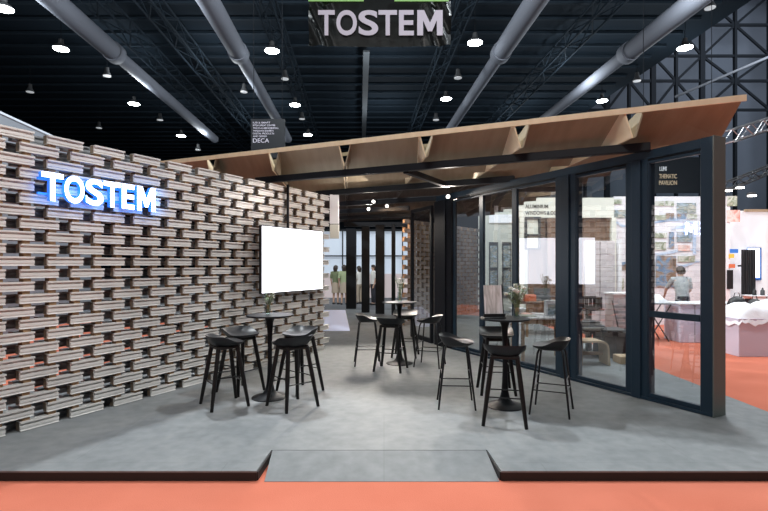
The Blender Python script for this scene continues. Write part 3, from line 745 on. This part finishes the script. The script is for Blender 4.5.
b = MB(); b.box((3.88, 13.08, 2.35), (.31, .01, .8)); b.build('pane', 'cream', ws, world=True)
for i, (x, lb) in enumerate(((4.35, 'left brown door leaf leaning at the sign wall'), (4.62, 'second brown door leaf at the sign wall'), (4.89, 'third brown door leaf at the sign wall'))):
    b = MB(); b.box((x, 13.0, 1.33), (.22, .05, 2.81), bev=.006); tag(b.build('door_leaf', 'brown'), lb, 'door sample', 'brown door leaves')
# left grey-green booth seen through the narrow pane
gb = thing('pale_booth', 'pale grey green booth wall with blue windows seen through narrow pane', 'booth', (4.2, 17, GZ))
b = MB(); b.box((4.1, 17.2, 1.7), (1.7, .1, 3.5)); b.build('wall_panel', 'cream', gb, world=True)
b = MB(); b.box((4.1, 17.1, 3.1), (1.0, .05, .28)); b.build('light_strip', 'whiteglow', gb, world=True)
for x in (3.75, 4.2, 4.65):
    f = MB(); f.box((x, 17.12, 1.35), (.3, .05, 1.9), bev=.004); fo = f.build('window_frame', 'dgrey', gb, world=True)
    WM[fo.name] = WM[gb.name]
    for z in (.95, 1.8):
        q = MB(); q.box((x, 17.085, z), (.23, .02, .75)); q.build('window_pane', 'pic_sky', fo, world=True)

# crate, bench etc. through the second pane
dt = table('side_table', 'low grey table stacked with trays behind the second pane', 3.02, 3.57, 8.1, 8.65, .52, 'greytop', 'dgrey', z0=0)
for i in range(3):
    b = MB(); b.box((3.30 - .02 * i, 8.35, .535 + .031 * i), (.60 - .04 * i, .42, .028), bev=.006)
    tag(b.build('sample_tray', ('mgrey', 'greytop', 'dgrey')[i]), ('bottom wide grey sample tray on the low table', 'middle pale sample tray in the stack', 'top dark sample tray in the stack')[i], 'tray', 'stacked sample trays')
st = thing('crate_stand', 'slim dark stand holding the black crate', 'stand', (3.62, 8.85, 0))
b = MB(); b.box((3.62, 8.85, .75), (.42, .34, .03), bev=.004); b.build('stand_top', 'dgrey', st, world=True)
b = MB(); b.box((3.62, 8.85, .37), (.08, .08, .73)); b.box((3.62, 8.85, .015), (.36, .3, .025)); b.build('stand_post', 'dgrey', st, world=True)
cr = thing('crate', 'black open topped crate with square cut outs', 'crate', (3.62, 8.85, .765))
b = MB()
for sy in (-1, 1):
    b.box((3.62, 8.85 + sy * .13, .785), (.36, .012, .035)); b.box((3.62, 8.85 + sy * .13, .96), (.36, .012, .03))
    for k in range(6): b.box((3.45 + k * .068, 8.85 + sy * .13, .875), (.022, .012, .15))
for sx in (-1, 1): b.box((3.62 + sx * .18, 8.85, .87), (.012, .27, .2))
b.box((3.62, 8.85, .772), (.36, .26, .012)); b.build('crate_body', 'black', cr, world=True)
bn = thing('plywood_bench', 'low bent plywood bench with rounded corner behind the second pane', 'bench', (3.1, 7.75, 0))
b = MB(); pth = [(2.98, .365), (3.30, .365), (3.37, .35), (3.405, .31), (3.415, .25), (3.43, .005)]
for i in range(len(pth) - 1):
    (xa, za), (xb, zb) = pth[i], pth[i + 1]; dx, dz = xb - xa, zb - za; L = math.hypot(dx, dz); nx, nz = dz / L * .014, -dx / L * .014
    b.slab([(xa - nx, 7.6, za - nz), (xb - nx, 7.6, zb - nz), (xb + nx, 7.6, zb + nz), (xa + nx, 7.6, za + nz)], (0, .34, 0))
b.build('bent_sheet', 'palewood', bn, world=True)
b = MB(); b.box((3.01, 7.77, .175), (.028, .32, .35)); b.box((3.21, 7.8, .16), (.4, .03, .05)); b.build('support', 'wood', bn, world=True)
ct = thing('low_cabinet', 'black low cabinet on the platform edge behind the plywood bench', 'cabinet', (3.8, 8.4, 0))
b = MB(); b.box((3.80, 8.4, .235), (.42, .4, .465), bev=.006); b.build('cabinet_body', 'dgrey', ct, world=True)
for x in (3.70, 3.90):
    q = MB(); q.box((x, 8.19, .24), (.19, .012, .40), bev=.003); dq = q.build('door', 'black', ct, world=True)
bx = MB(); bx.box((3.78, 7.85, .06), (.26, .26, .115), bev=.005)
tag(bx.build('wooden_block', 'palewood'), 'pale wooden slab box on the floor behind second pane', 'box')
pk = thing('pink_display', 'pale pink tiled display column behind the second pane', 'display column', (4.7, 10.6, GZ))
b = MB()
for r in range(7):
    for c_ in range(2): b.box((4.65 + c_ * .34, 11.2, .12 + r * .30), (.325, .1, .293), bev=.004)
b.build('tiles', 'pink', pk, world=True)
b = MB(); b.box((5.24, 11.15, 1.0), (.06, .14, 2.2)); b.build('side_frame', 'white', pk, world=True)
pb = thing('pink_counter', 'pale pink counter with folded chair leaning on it', 'counter', (5.3, 10.5, GZ))
b = MB(); b.box((5.03, 10.55, .42), (.56, .4, .99), bev=.006); b.build('counter_body', 'pink', pb, world=True)
b = MB(); b.box((5.03, 10.55, .93), (.6, .44, .04), bev=.004); b.build('counter_top', 'white', pb, world=True)
fc = thing('folding_chair', 'folded grey slatted chair leaning against the pink counter', 'chair', (4.95, 10.2, GZ))
b = MB()
for x in (4.8, 5.12): b.tube([(x, 10.1, GZ + .01), (x - .1, 10.3, .80)], .014, 8)
b.build('frame', 'dgrey', fc, world=True)
b = MB()
for k in range(6): b.bar((4.79 - .1 * (.2 + k * .12), 10.12 + .2 * (.2 + k * .12), .12 + k * .11), (5.11 - .1 * (.2 + k * .12), 10.12 + .2 * (.2 + k * .12), .12 + k * .11), .012, .05)
b.build('slats', 'mgrey', fc, world=True)

# ------------------------------------------------------------------ poster wall and right hand booth
pw = thing('poster_wall', 'tall white poster wall of landscape pictures and blue waves', 'poster wall', (7.6, 13.3, GZ))
b = MB(); b.box((7.7, 13.4, 1.64), (3.1, .08, 3.43)); b.build('board', 'paper', pw, world=True)
def pic(u0, u1, y0, y1, m, nm='picture'):
    d = 13.34; a = P(u0, y1, d); c = P(u1, y0, d)
    b = MB(); b.box(((a.x + c.x) / 2, d, (a.z + c.z) / 2), (c.x - a.x, .015, c.z - a.z)); b.build(nm, m, pw, world=True)
for q in [(646, 654, 232, 246, 'pic_rock'), (678, 690, 245, 251, 'pic_red'), (678, 695, 256, 262, 'pic_green'), (655, 664, 201, 206, 'pic_green'), (665, 674, 201, 206, 'pic_green'), (677, 696, 203, 213, 'pic_sky'), (655, 666, 215, 220, 'pic_green'), (666, 674, 213, 219, 'pic_rock'), (677, 686, 214, 219, 'pic_rock'), (687, 697, 214, 219, 'pic_green'),
          (655, 667, 233, 238, 'pic_green'), (669, 674, 232, 248, 'pic_rock'), (677, 692, 232, 242, 'pic_sky'), (655, 666, 242, 250, 'pic_green'), (656, 676, 256, 287, 'pic_rock'), (646, 655, 262, 287, 'pic_sky'), (693, 696, 234, 255, 'swoosh'),
          (614, 622, 199, 204, 'pic_green'), (614, 626, 210, 218, 'pic_sky'), (614, 626, 262, 270, 'pic_rock'), (614, 624, 278, 290, 'pic_green'), (727, 740, 210, 222, 'pic_red'), (727, 737, 196, 206, 'pic_green'), (730, 738, 249, 253, 'blue'), (729, 734, 254, 258, 'yellow'), (729, 735, 264, 268, 'orange'), (727, 733, 270, 289, 'black')]:
    pic(*q)
for (x0, x1, yb) in ((646, 700, 222), (646, 700, 252), (672, 700, 229), (676, 700, 264), (612, 628, 224)):
    b = MB(); n = 18; d = 13.345; up_ = []; dn_ = []
    for i in range(n + 1):
        u = x0 + (x1 - x0) * i / n; w = math.sin(i / n * PI * 1.6 + yb) * 2.2; a = P(u, yb + w, d); th = (.3 + 1.1 * math.sin(i / n * PI)) * .026
        up_.append(a + UP * th); dn_.append(a - UP * th)
    for i in range(n): b.slab([dn_[i], dn_[i + 1], up_[i + 1], up_[i]], (0, .01, 0))
    b.build('blue_wave', 'swoosh', pw, world=True)
hs = thing('hanging_sign', 'dark hanging sign lettered PAVILION above the poster wall', 'sign', (7.6, 14.6, 3.5))
b = MB(); b.box((8.6, 14.65, 4.15), (2.6, .05, 1.05)); b.build('board', 'frameblack', hs, world=True)
text('LUMI', P(659.5, 171, 14.6), V((1, 0, 0)), UP, .20, .13, 'white', hs, 'lettering', .01, .01)
text('THEMATIC', P(659, 178.5, 14.6), V((1, 0, 0)), UP, .52, .13, 'palewood', hs, 'lettering', .01, .01)
text('PAVILION', P(659, 185, 14.6), V((1, 0, 0)), UP, .52, .13, 'palewood', hs, 'lettering', .01, .01)
b = MB(); b.tube([(7.6, 14.65, 4.6), (7.6, 14.65, 13)], .01, 6); b.tube([(9.6, 14.65, 4.6), (9.6, 14.65, 13)], .01, 6); b.build('cable', 'truss', hs, world=True)

wc = thing('white_counter', 'white counter in front of person in grey t-shirt', 'counter', (6.3, 10.6, GZ))
b = MB(); b.box((6.73, 10.6, .32), (1.25, .6, .78), bev=.006); b.build('counter_body', 'lavender', wc, world=True)
b = MB(); b.box((6.73, 10.6, .725), (1.28, .66, .03), bev=.004); b.build('counter_top', 'white', wc, world=True)
b = MB(); b.box((6.4, 10.293, .32), (.012, .006, .76)); b.build('joint_strip', 'mgrey', wc, world=True)
mt = thing('metal_stand', 'folding metal table with crossed legs and cloth on top', 'table', (5.75, 10.4, GZ))
b = MB(); b.box((5.72, 10.6, .72), (.66, .45, .025), bev=.004); b.build('table_top', 'mgrey', mt, world=True)
for sgn in (-1, 1):
    for y in (10.42, 10.78):
        b = MB(); b.tube([(5.72 - sgn * .26, y, .70), (5.72 + sgn * .22, y, GZ + .01)], .013, 8); b.build('leg', 'dgrey', mt, world=True)
b = MB(); rings = []
for z, rx, ry in ((.735, .24, .16), (.78, .21, .14), (.84, .13, .10), (.90, .07, .05), (.91, .01, .01)): rings.append([p + V((.02 * math.sin(5 * i), 0, 0)) for i, p in enumerate(ring((5.76, 10.6, z), rx, ry, 20))])
b.loft(rings); tag(b.build('cloth_heap', 'cloth', None, True), 'white cloth heaped on the folding metal table', 'cloth')

c2 = thing('white_counter', 'low white counter right of the end post under dark bags', 'counter', (6.75, 9.7, GZ))
b = MB(); b.box((7.05, 9.87, .30), (1.1, .6, .74), bev=.006); b.build('counter_body', 'white', c2, world=True)
b = MB(); b.box((7.05, 9.87, .685), (1.14, .64, .03), bev=.004); b.build('counter_top', 'cream', c2, world=True)
for i, (x, y, r, lb) in enumerate(((6.95, 9.85, .14, 'round black bag lying on the low white counter'), (7.28, 9.82, .11, 'small black bag beside the round one on low counter'), (7.56, 9.84, .10, 'black bag nearest the draped counter'))):
    b = MB(); t = thing('bag', lb, 'bag', (x, y, .70)); b.lathe([(0, 0), (r, .01), (r * 1.08, r * .5), (r * .85, r * 1.1), (r * .35, r * 1.5), (0, r * 1.55)], (x, y, .70), 16, 1.2, .8); b.build('bag_body', 'black', t, True, True)
    b = MB(); b.tube([(x - r * .5, y, .70 + r * 1.1), (x - r * .3, y, .7 + r * 2), (x + r * .3, y, .7 + r * 2), (x + r * .5, y, .70 + r * 1.1)], .009, 6); b.build('strap', 'dgrey', t, True, True)
dc = thing('draped_counter', 'pale lavender counter with a white cloth heaped over its top', 'counter', (7, 9, GZ))
b = MB(); b.box((7.35, 9.1, .26), (2.28, .7, .67), bev=.006); b.build('counter_body', 'lavender', dc, world=True)
bm_ = MB(); nx, ny = 40, 14; rr = random.Random(4); vs = []; 
for j in range(ny + 1):
    for i in range(nx + 1):
        x = 6.19 + 2.34 * i / nx; y = 8.73 + .76 * j / ny; e = min(i / 6, 1) * min(j / 2.5, 1) * min((ny - j) / 2.5, 1)
        z = .585 + .30 * (e ** .7) * (.85 + .15 * math.sin(i * .5)) + .012 * math.sin(i * 1.3 + j) * e + rr.uniform(-.012, .012)
        if j == 0: z = .50 + .03 * math.sin(i * .9) + .02 * math.sin(i * 2.3)
        if i == 0: z = .47 + .03 * math.sin(j)
        vs.append((x, y, z))
bm_.add(vs, [(j * (nx + 1) + i, j * (nx + 1) + i + 1, (j + 1) * (nx + 1) + i + 1, (j + 1) * (nx + 1) + i) for j in range(ny) for i in range(nx)])
tag(bm_.build('drape_cloth', 'cloth', None, True), 'crumpled white cloth spread over the lavender counter', 'cloth')
wbk = thing('white_booth', 'bright white booth back wall at the right edge', 'booth', (10.5, 14.5, GZ))
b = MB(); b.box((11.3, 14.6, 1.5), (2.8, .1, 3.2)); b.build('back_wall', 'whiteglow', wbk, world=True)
b = MB(); b.box((11.2, 14.5, 3.1), (1.5, .06, .07)); b.build('wooden_rail', 'palewood', wbk, world=True)
b = MB(); b.box((11.25, 14.45, 1.5), (.2, .12, 3.2)); b.build('wooden_pillar', 'palewood', wbk, world=True)
lb_ = thing('light_box', 'glowing white panel with rounded blue edge in the white booth', 'light box', (10.6, 14.45, 1.2))
b = MB(); b.box((10.72, 14.48, 1.55), (.42, .05, .95), bev=.02); b.build('frame', 'blue', lb_, world=True)
b = MB(); b.box((10.68, 14.44, 1.58), (.34, .03, .85), bev=.01); b.build('lit_face', 'screen', lb_, world=True)
rk = thing('black_rack', 'tall black rack of upright rolls in the white booth', 'rack', (10.2, 13.9, GZ))
for k in range(4):
    b = MB(); b.tube([(9.98 + .1 * k, 13.9, GZ + .05), (9.98 + .1 * k, 13.9, 1.95)], .042, 10); b.build('roll', 'black', rk, world=True)
b = MB(); b.box((10.13, 13.98, 1.5), (.46, .03, .05)); b.box((10.13, 13.98, .4), (.46, .03, .05)); b.box((10.13, 13.9, GZ + .03), (.46, .3, .05)); b.build('rack_frame', 'dgrey', rk, world=True)
for k in range(5):
    b = MB(); x = 9.85 + k * .22; b.lathe([(0, 0), (.05, 0), (.05, .12), (.02, .16), (.02, .2), (0, .2)], (x, 13.3, .72), 12)
    tag(b.build('bottle', ('black', 'dgrey', 'pic_red', 'black', 'orange')[k], None, True), ['leftmost black bottle', 'dark grey bottle', 'red patterned bottle in the middle', 'black bottle next to the orange one', 'orange bottle'][k] + ' on the shelf table before the black rack', 'bottle', 'bottles in the white booth')
table('shelf_table', 'white table carrying small bottles before the black rack', 9.7, 11.2, 13.1, 13.6, .72, 'white', 'white')

# lighting truss at right
def truss(name, label, a, c, w, m, r=.02, seg=.5, cat='truss'):
    a = V(a); c = V(c); t = thing(name, label, cat, tuple((a + c) / 2)); d = (c - a); L = d.length; d.normalize(); sd = d.cross(UP).normalized(); off = [UP * w / 2 + sd * w / 2, UP * w / 2 - sd * w / 2, -UP * w / 2 + sd * w / 2, -UP * w / 2 - sd * w / 2]
    for o_ in off:
        b = MB(); b.tube([a + o_, c + o_], r, 8); b.build('chord', m, t, True, True)
    b = MB(); n = max(2, int(L / seg))
    for i in range(n):
        p, q = a + d * L * i / n, a + d * L * (i + 1) / n
        for (x, y) in ((0, 1), (2, 3), (0, 2), (1, 3)):
            o1, o2 = (off[x], off[y]) if i % 2 else (off[y], off[x]); b.tube([p + o1, q + o2], r * .6, 6, False)
    b.build('lacing', m, t, True, True); return t
truss('lighting_truss', 'silver lighting truss rising beyond the canopy corner', (8.4, 12.2, 4.65), (13.0, 14.0, 6.2), .30, 'metal', .022, .35)
truss('lighting_truss', 'dark rail truss with small lamps above the white booth', (9.3, 13.6, 3.65), (14.5, 16.4, 5.4), .22, 'dgrey', .02, .4)
for i, (u, y) in enumerate(((728, 191), (740, 188), (752, 196))):
    p = P(u, y, 13.4); t = thing('track_lamp', ('left small lit lamp on the dark rail truss', 'middle small lit lamp on dark rail truss', 'right small lit lamp on dark rail truss')[i], 'lamp', tuple(p), 0, 'lamps on dark rail truss')
    b = MB(); b.box(p + V((0, .03, .06)), (.14, .16, .07), bev=.01); b.build('housing', 'dgrey', t, world=True)
    b = MB(); b.box(p + V((0, 0, .005)), (.16, .12, .03)); b.build('lens', 'spotglow', t, world=True)

# ------------------------------------------------------------------ hall
VPX = 360
HD = V(((VPX - CX) / F, 1, 0)).normalized(); HX = V((HD.y, -HD.x, 0))
HR = 12.0                                     # ceiling height above the eye
CZ = H + HR
ce = MB(); ce.box(V((-14, 40, CZ + .15)), (60, 150, .1), (HX, HD, UP)); struct(ce.build('ceiling', 'deck'))
pu = MB()
for k in range(62): pu.bar(V((-44, 8 + k * 1.5, CZ + .02)), V((15.5, 8 + k * 1.5, CZ + .02)), .16, .12)
o = pu.build('ceiling_purlins', 'purlin'); struct(o); o.name = 'trim_1'
bw = MB(); bw.box((0, 95, 8), (160, .4, 18)); struct(bw.build('wall_back', 'deck'))
lw = MB(); lw.box((-34, 50, 8), (.4, 110, 16)); struct(lw.build('wall_left', 'deck'))
rw = MB(); rw.box((36, 47, 14), (46, .3, 30)); struct(rw.build('wall_right', 'hallwall'))
# cladding lattice in front of the right wall
lt = thing('wall_lattice', 'black steel lattice frame in front of the tall grey hall wall', 'steel frame', (28, 45, GZ))
b = MB()
xs = [P(u, 100, 45).x for u in (585, 607, 629, 653, 676, 702, 735, 770, 800)]
for i, x in enumerate(xs): b.box((x, 45, 13), (.22 if i % 2 == 0 else .42, .3, 26))
b.build('uprights', 'truss', lt, world=True)
b = MB(); zs = [P(0, y, 45).z for y in (110, 81, 56, 25, -5)]
for z in zs: b.bar((16, 45, z), (45, 45, z), .2, .22)
for i in range(len(xs) - 1):
    for j in range(len(zs) - 1):
        if (i + j) % 2: b.bar((xs[i], 45, zs[j]), (xs[i + 1], 45, zs[j + 1]), .15, .2)
        else: b.bar((xs[i], 45, zs[j + 1]), (xs[i + 1], 45, zs[j]), .15, .2)
b.build('bracing', 'truss', lt, world=True)
b = MB(); b.bar(P(675, 97, 40), P(790, 48, 34), .12, .15); tag(b.build('cable_tray', 'mgrey'), 'thin grey cable tray crossing the tall hall wall', 'cable tray')
def DP(hx, h, dist): # hx lateral per unit height (as measured), h above the eye, distance
    return V((hx * h + (VPX - CX) / F * dist, dist, H + h))
ducts = [(-1.163, 'leftmost long grey ventilation duct under the hall ceiling'), (-.575, 'second grey duct from left under the hall ceiling'),
         (.667, 'third grey duct from left under the hall ceiling'), (1.27, 'rightmost grey duct beside the tall hall wall')]
for hx, lb in ducts:
    t = thing('ventilation_duct', lb, 'duct', tuple(DP(hx, 10, 25)), 0, 'ceiling ducts')
    b = MB(); b.tube([DP(hx, 10, 6), DP(hx, 10, 23.7)], .42, 20); b.build('wide_section', 'duct', t, True, True)
    b = MB(); b.tube([DP(hx, 10, 23.4), DP(hx, 10, 23.9), DP(hx, 10, 24.1)], [.47, .47, .33], 20); b.build('joint_collar', 'duct', t, True, True)
    b = MB(); b.tube([DP(hx, 10, 24), DP(hx, 10, 40)], .31, 18); b.build('narrow_section', 'duct', t, True, True)
for hx, lb in ((-1.0, 'roof truss right of the leftmost duct'), (-.80, 'roof truss left of the second duct'), (-.36, 'roof truss beside the second lamp row'), (.40, 'roof truss left of the third lamp row'), (.95, 'roof truss right of the third duct')):
    a, c = DP(hx, 11.2, 10), DP(hx, 11.2, 60); truss('roof_truss', 'dark ' + lb + ' running into the hall', a, c, .7, 'purlin', .05, 1.5)
b = MB(); a, c = DP(.03, 11.5, 27), DP(.03, 11.5, 55); b.bar(a, c, .35, .08)
tag(b.build('catwalk', 'ghdark'), 'narrow grey catwalk along the middle of the hall ceiling', 'catwalk')
lampP = [(61, 49, 23.3), (134, 104, 31), (181, 136, 39), (272, 51, 23.5), (295, 105, 31.2), (308, 135, 38.8), (475, 43, 22.7), (446, 99, 30.3), (685, 48, 23.3), (602, 101, 31), (4, 9, 19.5)]
lname = ['nearest lamp of the leftmost row', 'second lamp of the leftmost row', 'farthest lamp of the leftmost row', 'nearest lamp of row left of banner', 'middle lamp of row left of banner', 'farthest lamp of row behind black sign', 'nearest lamp right of the banner', 'second lamp right of the banner', 'nearest lamp by the tall wall', 'second lamp by the tall wall', 'lamp at the top left corner']
def highbay(p, r, lit, label, grp, src=None):
    t = thing('ceiling_lamp', label, 'lamp', tuple(p), 0, grp)
    b = MB(); b.lathe([(0, .45), (.10, .45), (.12, .25), (r * .8, .12), (r, .02), (r, 0.012), (0, .012)], p, 20); b.build('housing', 'dgrey', t, True, True)
    b = MB(); b.lathe([(0, -.02), (r * .9, -.015), (r * .9, .01), (0, .01)], p, 20); b.build('lens', 'lamp' if lit else 'lampdim', t, True, True)
    b = MB(); b.tube([p + UP * .45, V((p.x, p.y, CZ))], .015, 5); b.build('hanger', 'truss', t, False, True)
for (u, y, d), n in zip(lampP, lname): highbay(P(u, y, d), .36, True, 'bright round hall lamp, ' + n, 'lit high bay lamps')
dimP = [(107, 76, 27), (30, 92, 29, ), (99, 128, 37), (285, 79, 27), (302, 119, 35), (244, 92, 29), (458, 78, 26), (436, 120, 33), (637, 81, 27), (710, 8, 20), (160, 120, 35), (198, 150, 40)]
for i, (u, y, d) in enumerate(dimP):
    nm = ['between the first two lit lamps of the leftmost row', 'at the far left under the dark trusses', 'above the lit wall letters', 'between the first two lit lamps left of banner', 'between the two farther lit lamps left of banner', 'left of the second duct', 'between the two lit lamps right of banner', 'beyond the lit lamps right of banner', 'between the two lit lamps by the tall wall', 'at the top right corner', 'between two lit lamps of leftmost row further back', 'low down left of the canopy corner'][i]
    highbay(P(u, y, d), .22, False, 'small unlit hall lamp ' + nm, 'unlit high bay lamps')

# banner
bn = thing('hanging_banner', 'black hanging banner with pale letters TOSTEM at top centre', 'banner', (-.07, 9.1, 5.5))
b = MB(); nx, nz = 60, 16; vs = []
for j in range(nz + 1):
    for i in range(nx + 1):
        a = i / nx; x = -1.37 + 2.59 * a; z = 5.53 + 1.2 * j / nz
        e = min(a, 1 - a); y = 9.10 + .05 * math.sin((a * 9 + j * .12) * 2 * PI * (1 if e < .2 else .0)) * (1 - e * 4 if e < .25 else 0)
        vs.append((x, y, z - .03 * math.sin(a * PI) * (1 - j / nz)))
b.add(vs, [(j * (nx + 1) + i, j * (nx + 1) + i + 1, (j + 1) * (nx + 1) + i + 1, (j + 1) * (nx + 1) + i) for j in range(nz) for i in range(nx)])
b.build('fabric', 'banner', bn, True, True)
b = MB(); b.box((-.87, 9.06, 6.34), (1.0, .02, .06)); b.box((.68, 9.06, 6.34), (.98, .02, .06)); b.build('green_stripe', 'green', bn, world=True)
xs_ = [(-1.19, .30), (-.86, .37), (-.46, .355), (-.10, .335), (.27, .27), (.60, .46)]
for ch, (x, w) in zip('TOSTEM', xs_):
    if ch == 'M': letter_m((x, 9.035, 5.68), V((1, 0, 0)), UP, w, .455, 'bannerletter', bn, .008, None); continue
    text(ch, (x, 9.035, 5.68), V((1, 0, 0)), UP, w, .455, 'bannerletter', bn, 'letter', .008, .022 if ch != 'M' else .010)
b = MB()
for x in (-1.3, 1.15): b.tube([(x, 9.1, 6.7), (x, 9.1, CZ)], .012, 6)
b.build('cable', 'truss', bn, world=True)
# small black sign
p0 = P(251, 147, 18); p1 = P(285, 119, 18)
bsn = thing('hanging_sign', 'small black hanging board with white lines of writing above the canopy', 'sign', ((p0.x + p1.x) / 2, 18, p0.z))
b = MB(); b.box(((p0.x + p1.x) / 2, 18, (p0.z + p1.z) / 2 - .2), (p1.x - p0.x, .06, p1.z - p0.z + .4), bev=.01); b.build('board', 'frameblack', bsn, world=True)
lines = [('DESIGN BY', .62), ('PAVILION CANOPY', .80), ('WOOD AND ALUMINIUM', .92), ('STRUCTURE SYSTEM', .74), ('DIGITAL FABRICATION', .76), ('WITH SUPPORT', .50)]
lines = [('ILSE & SMART', .62), ('KITSA GREAT CENTRE', .80), ('THIS IS ALUMINIUM ROLL', .92), ('WINDOWS EXHIBITS', .74), ('DIGITAL PRODUCTS', .76), ('AND DESIGN', .50)]
z = p1.z - .17
for s, w in lines:
    text(s, (p0.x + .08, 17.965, z), V((1, 0, 0)), UP, w, .06, 'bannerletter', bsn, 'lettering', .004, .004); z -= .098
text('DECA', (p0.x + .08, 17.965, z - .10), V((1, 0, 0)), UP, .58, .15, 'bannerletter', bsn, 'lettering', .004)
b = MB()
for x in (p0.x + .1, p1.x - .1): b.tube([(x, 18, p1.z), (x, 18, CZ)], .012, 6)
b.build('cable', 'truss', bsn, world=True)
# neighbouring booth at the left
nb = thing('neighbour_booth', 'tall grey neighbouring booth wall with pale top edge behind block wall', 'booth', (-9, 12, GZ))
a, c = V((-8.35, 9.6, 0)), V((-8.95, 15.5, 0))
b = MB(); b.bar(a + UP * 2.39, c + UP * 2.39, .1, 4.93); b.build('wall_panel', 'ghall', nb, world=True)
b = MB(); b.bar(a + UP * 4.88, c + UP * 4.88, .14, .05); b.build('top_edge', 'edgelight', nb, world=True)

# interior spots
def spotobj(p, label, target, power, size=60, color=(1, .9, .8), lit='spotglow'):
    t = thing('spot_lamp', label, 'lamp', tuple(p), 0, 'spot lamps under the canopy')
    p = V(p); d = (V(target) - p).normalized()
    b = MB(); b.tube([p - d * .11, p - d * .02, p], [.03, .035, .037], 14); b.build('lamp_body', 'black', t, True, True)
    b = MB(); b.tube([p + d * .001, p + d * .006], .033, 14); b.build('lens', lit, t, True, True)
    b = MB(); b.tube([p - d * .08, p - d * .08 + UP * .14], .008, 6); b.build('stem', 'black', t, True, True)
    L = bpy.data.lights.new('spot_light', 'SPOT'); L.energy = power; L.spot_size = math.radians(size); L.spot_blend = .6; L.color = color; L.shadow_soft_size = .04
    lo = bpy.data.objects.new('spot_light', L); COL.objects.link(lo); lo.location = p + d * .03; lo.rotation_euler = d.to_track_quat('-Z', 'Y').to_euler()
spotobj(P(448, 196.5, 9.0), 'bright spot lamp beside the thick black post', (.9, 5.2, 1.0), 160, 110)
spotobj(P(373.5, 201.5, 10.5), 'largest of three spot lamps in middle depth', (-.9, 7.6, .9), 330, 80)
spotobj(P(387, 206, 10.9), 'right one of three spot lamps in middle depth', (.3, 7.2, 0), 200, 80)
spotobj(P(368.5, 209, 11.4), 'lowest left one of three spot lamps', (-1.4, 8.2, 1.6), 160, 80)

spotobj(P(455, 199, 9.15), 'small added spot lamp for the glow on the header beam by the thick post', (1.75, 8.0, 2.84), 110, 70)  # added next to the bright lamp to make the glow on the header
# ------------------------------------------------------------------ lights
def area(loc, tgt, size, power, color=(1, 1, 1), sy=None):
    L = bpy.data.lights.new('area_light', 'AREA'); L.size = size; L.energy = power; L.color = color
    if sy: L.shape = 'RECTANGLE'; L.size_y = sy
    o = bpy.data.objects.new('area_light', L); COL.objects.link(o); o.location = loc
    o.rotation_euler = (V(tgt) - V(loc)).to_track_quat('-Z', 'Y').to_euler(); return o
def point(loc, power, r=.3, color=(1, 1, 1)):
    L = bpy.data.lights.new('point_light', 'POINT'); L.energy = power; L.shadow_soft_size = r; L.color = color
    o = bpy.data.objects.new('point_light', L); COL.objects.link(o); o.location = loc
cool = (.90, .96, 1.0)
for x in (-13.5, -4.5, 5, 14.5):
    point((x, -4, 11.4), 380, .45, cool)
for p_, e_ in (((-13.5, 6, 11.2), 900), ((14.5, 6, 11.2), 900), ((-3.6, 10, 11.2), 3900), ((4.6, 7.2, 11.2), 2900)): point(p_, e_, .22, cool)
for x in (-13.5, -8.4, 0, 10, 15.5):
    for y in (18, 27, 37): point((x, y, 11.0), 420, .45, cool)
area((0, -3, 7), (0, 6, .5), 9, 25, cool)
area((-.3, 1.0, 6.5), tuple(WP(.6, 2.0)), 1.2, 200, (1, .97, .94))  # added unseen fill, brightens the upper left of the block wall
# halo of the lit letters
area(tuple(WP(1.0, 2.285, .10)), tuple(WP(1.0, 2.285, -1)), 1.35, 4.5, (.10, .36, 1), .3)
# booth lights of the neighbours
area((7.5, 11.2, 3.6), (7.5, 12.5, 1), 3, 60, (.95, .96, 1))
area((9.5, 10, 4.2), (9, 10.5, 0), 3, 120, (.95, .96, 1))
area((4.4, 10.5, 3.3), (4.4, 12.0, .8), 2.0, 70, (1, .97, .92))
area((3.1, 8.6, 2.6), (3.1, 8.6, 0), 1.2, 24, (1, .97, .92))
# warm light on the far block wall end and the screen side of the long wall
area((-.1, 11.7, 2.7), (.55, 12.6, 1.3), .4, 34, (1, .66, .40))
area((1.3, 12.0, 2.7), (1.9, 14.2, 1.2), .6, 4, (1, .92, .84))
area((-.1, 8.0, 2.75), (-1.5, 8.2, 1.3), .5, 20, (1, .90, .84))
area((30, 36, 20), (30, 47, 12), 14, 2600, (.8, .88, 1))  # added unseen light to lift the tall hall wall

w = bpy.data.worlds.new('world'); bpy.context.scene.world = w; w.use_nodes = True
w.node_tree.nodes['Background'].inputs[0].default_value = (.45, .55, .75, 1); w.node_tree.nodes['Background'].inputs[1].default_value = .035
sc = bpy.context.scene
sc.view_settings.view_transform = 'Standard'; sc.view_settings.look = 'None'; sc.view_settings.exposure = 0.0
sc.cycles.use_denoising = True
sc.cycles.max_bounces = 8; sc.cycles.transparent_max_bounces = 16; sc.cycles.sample_clamp_indirect = 4
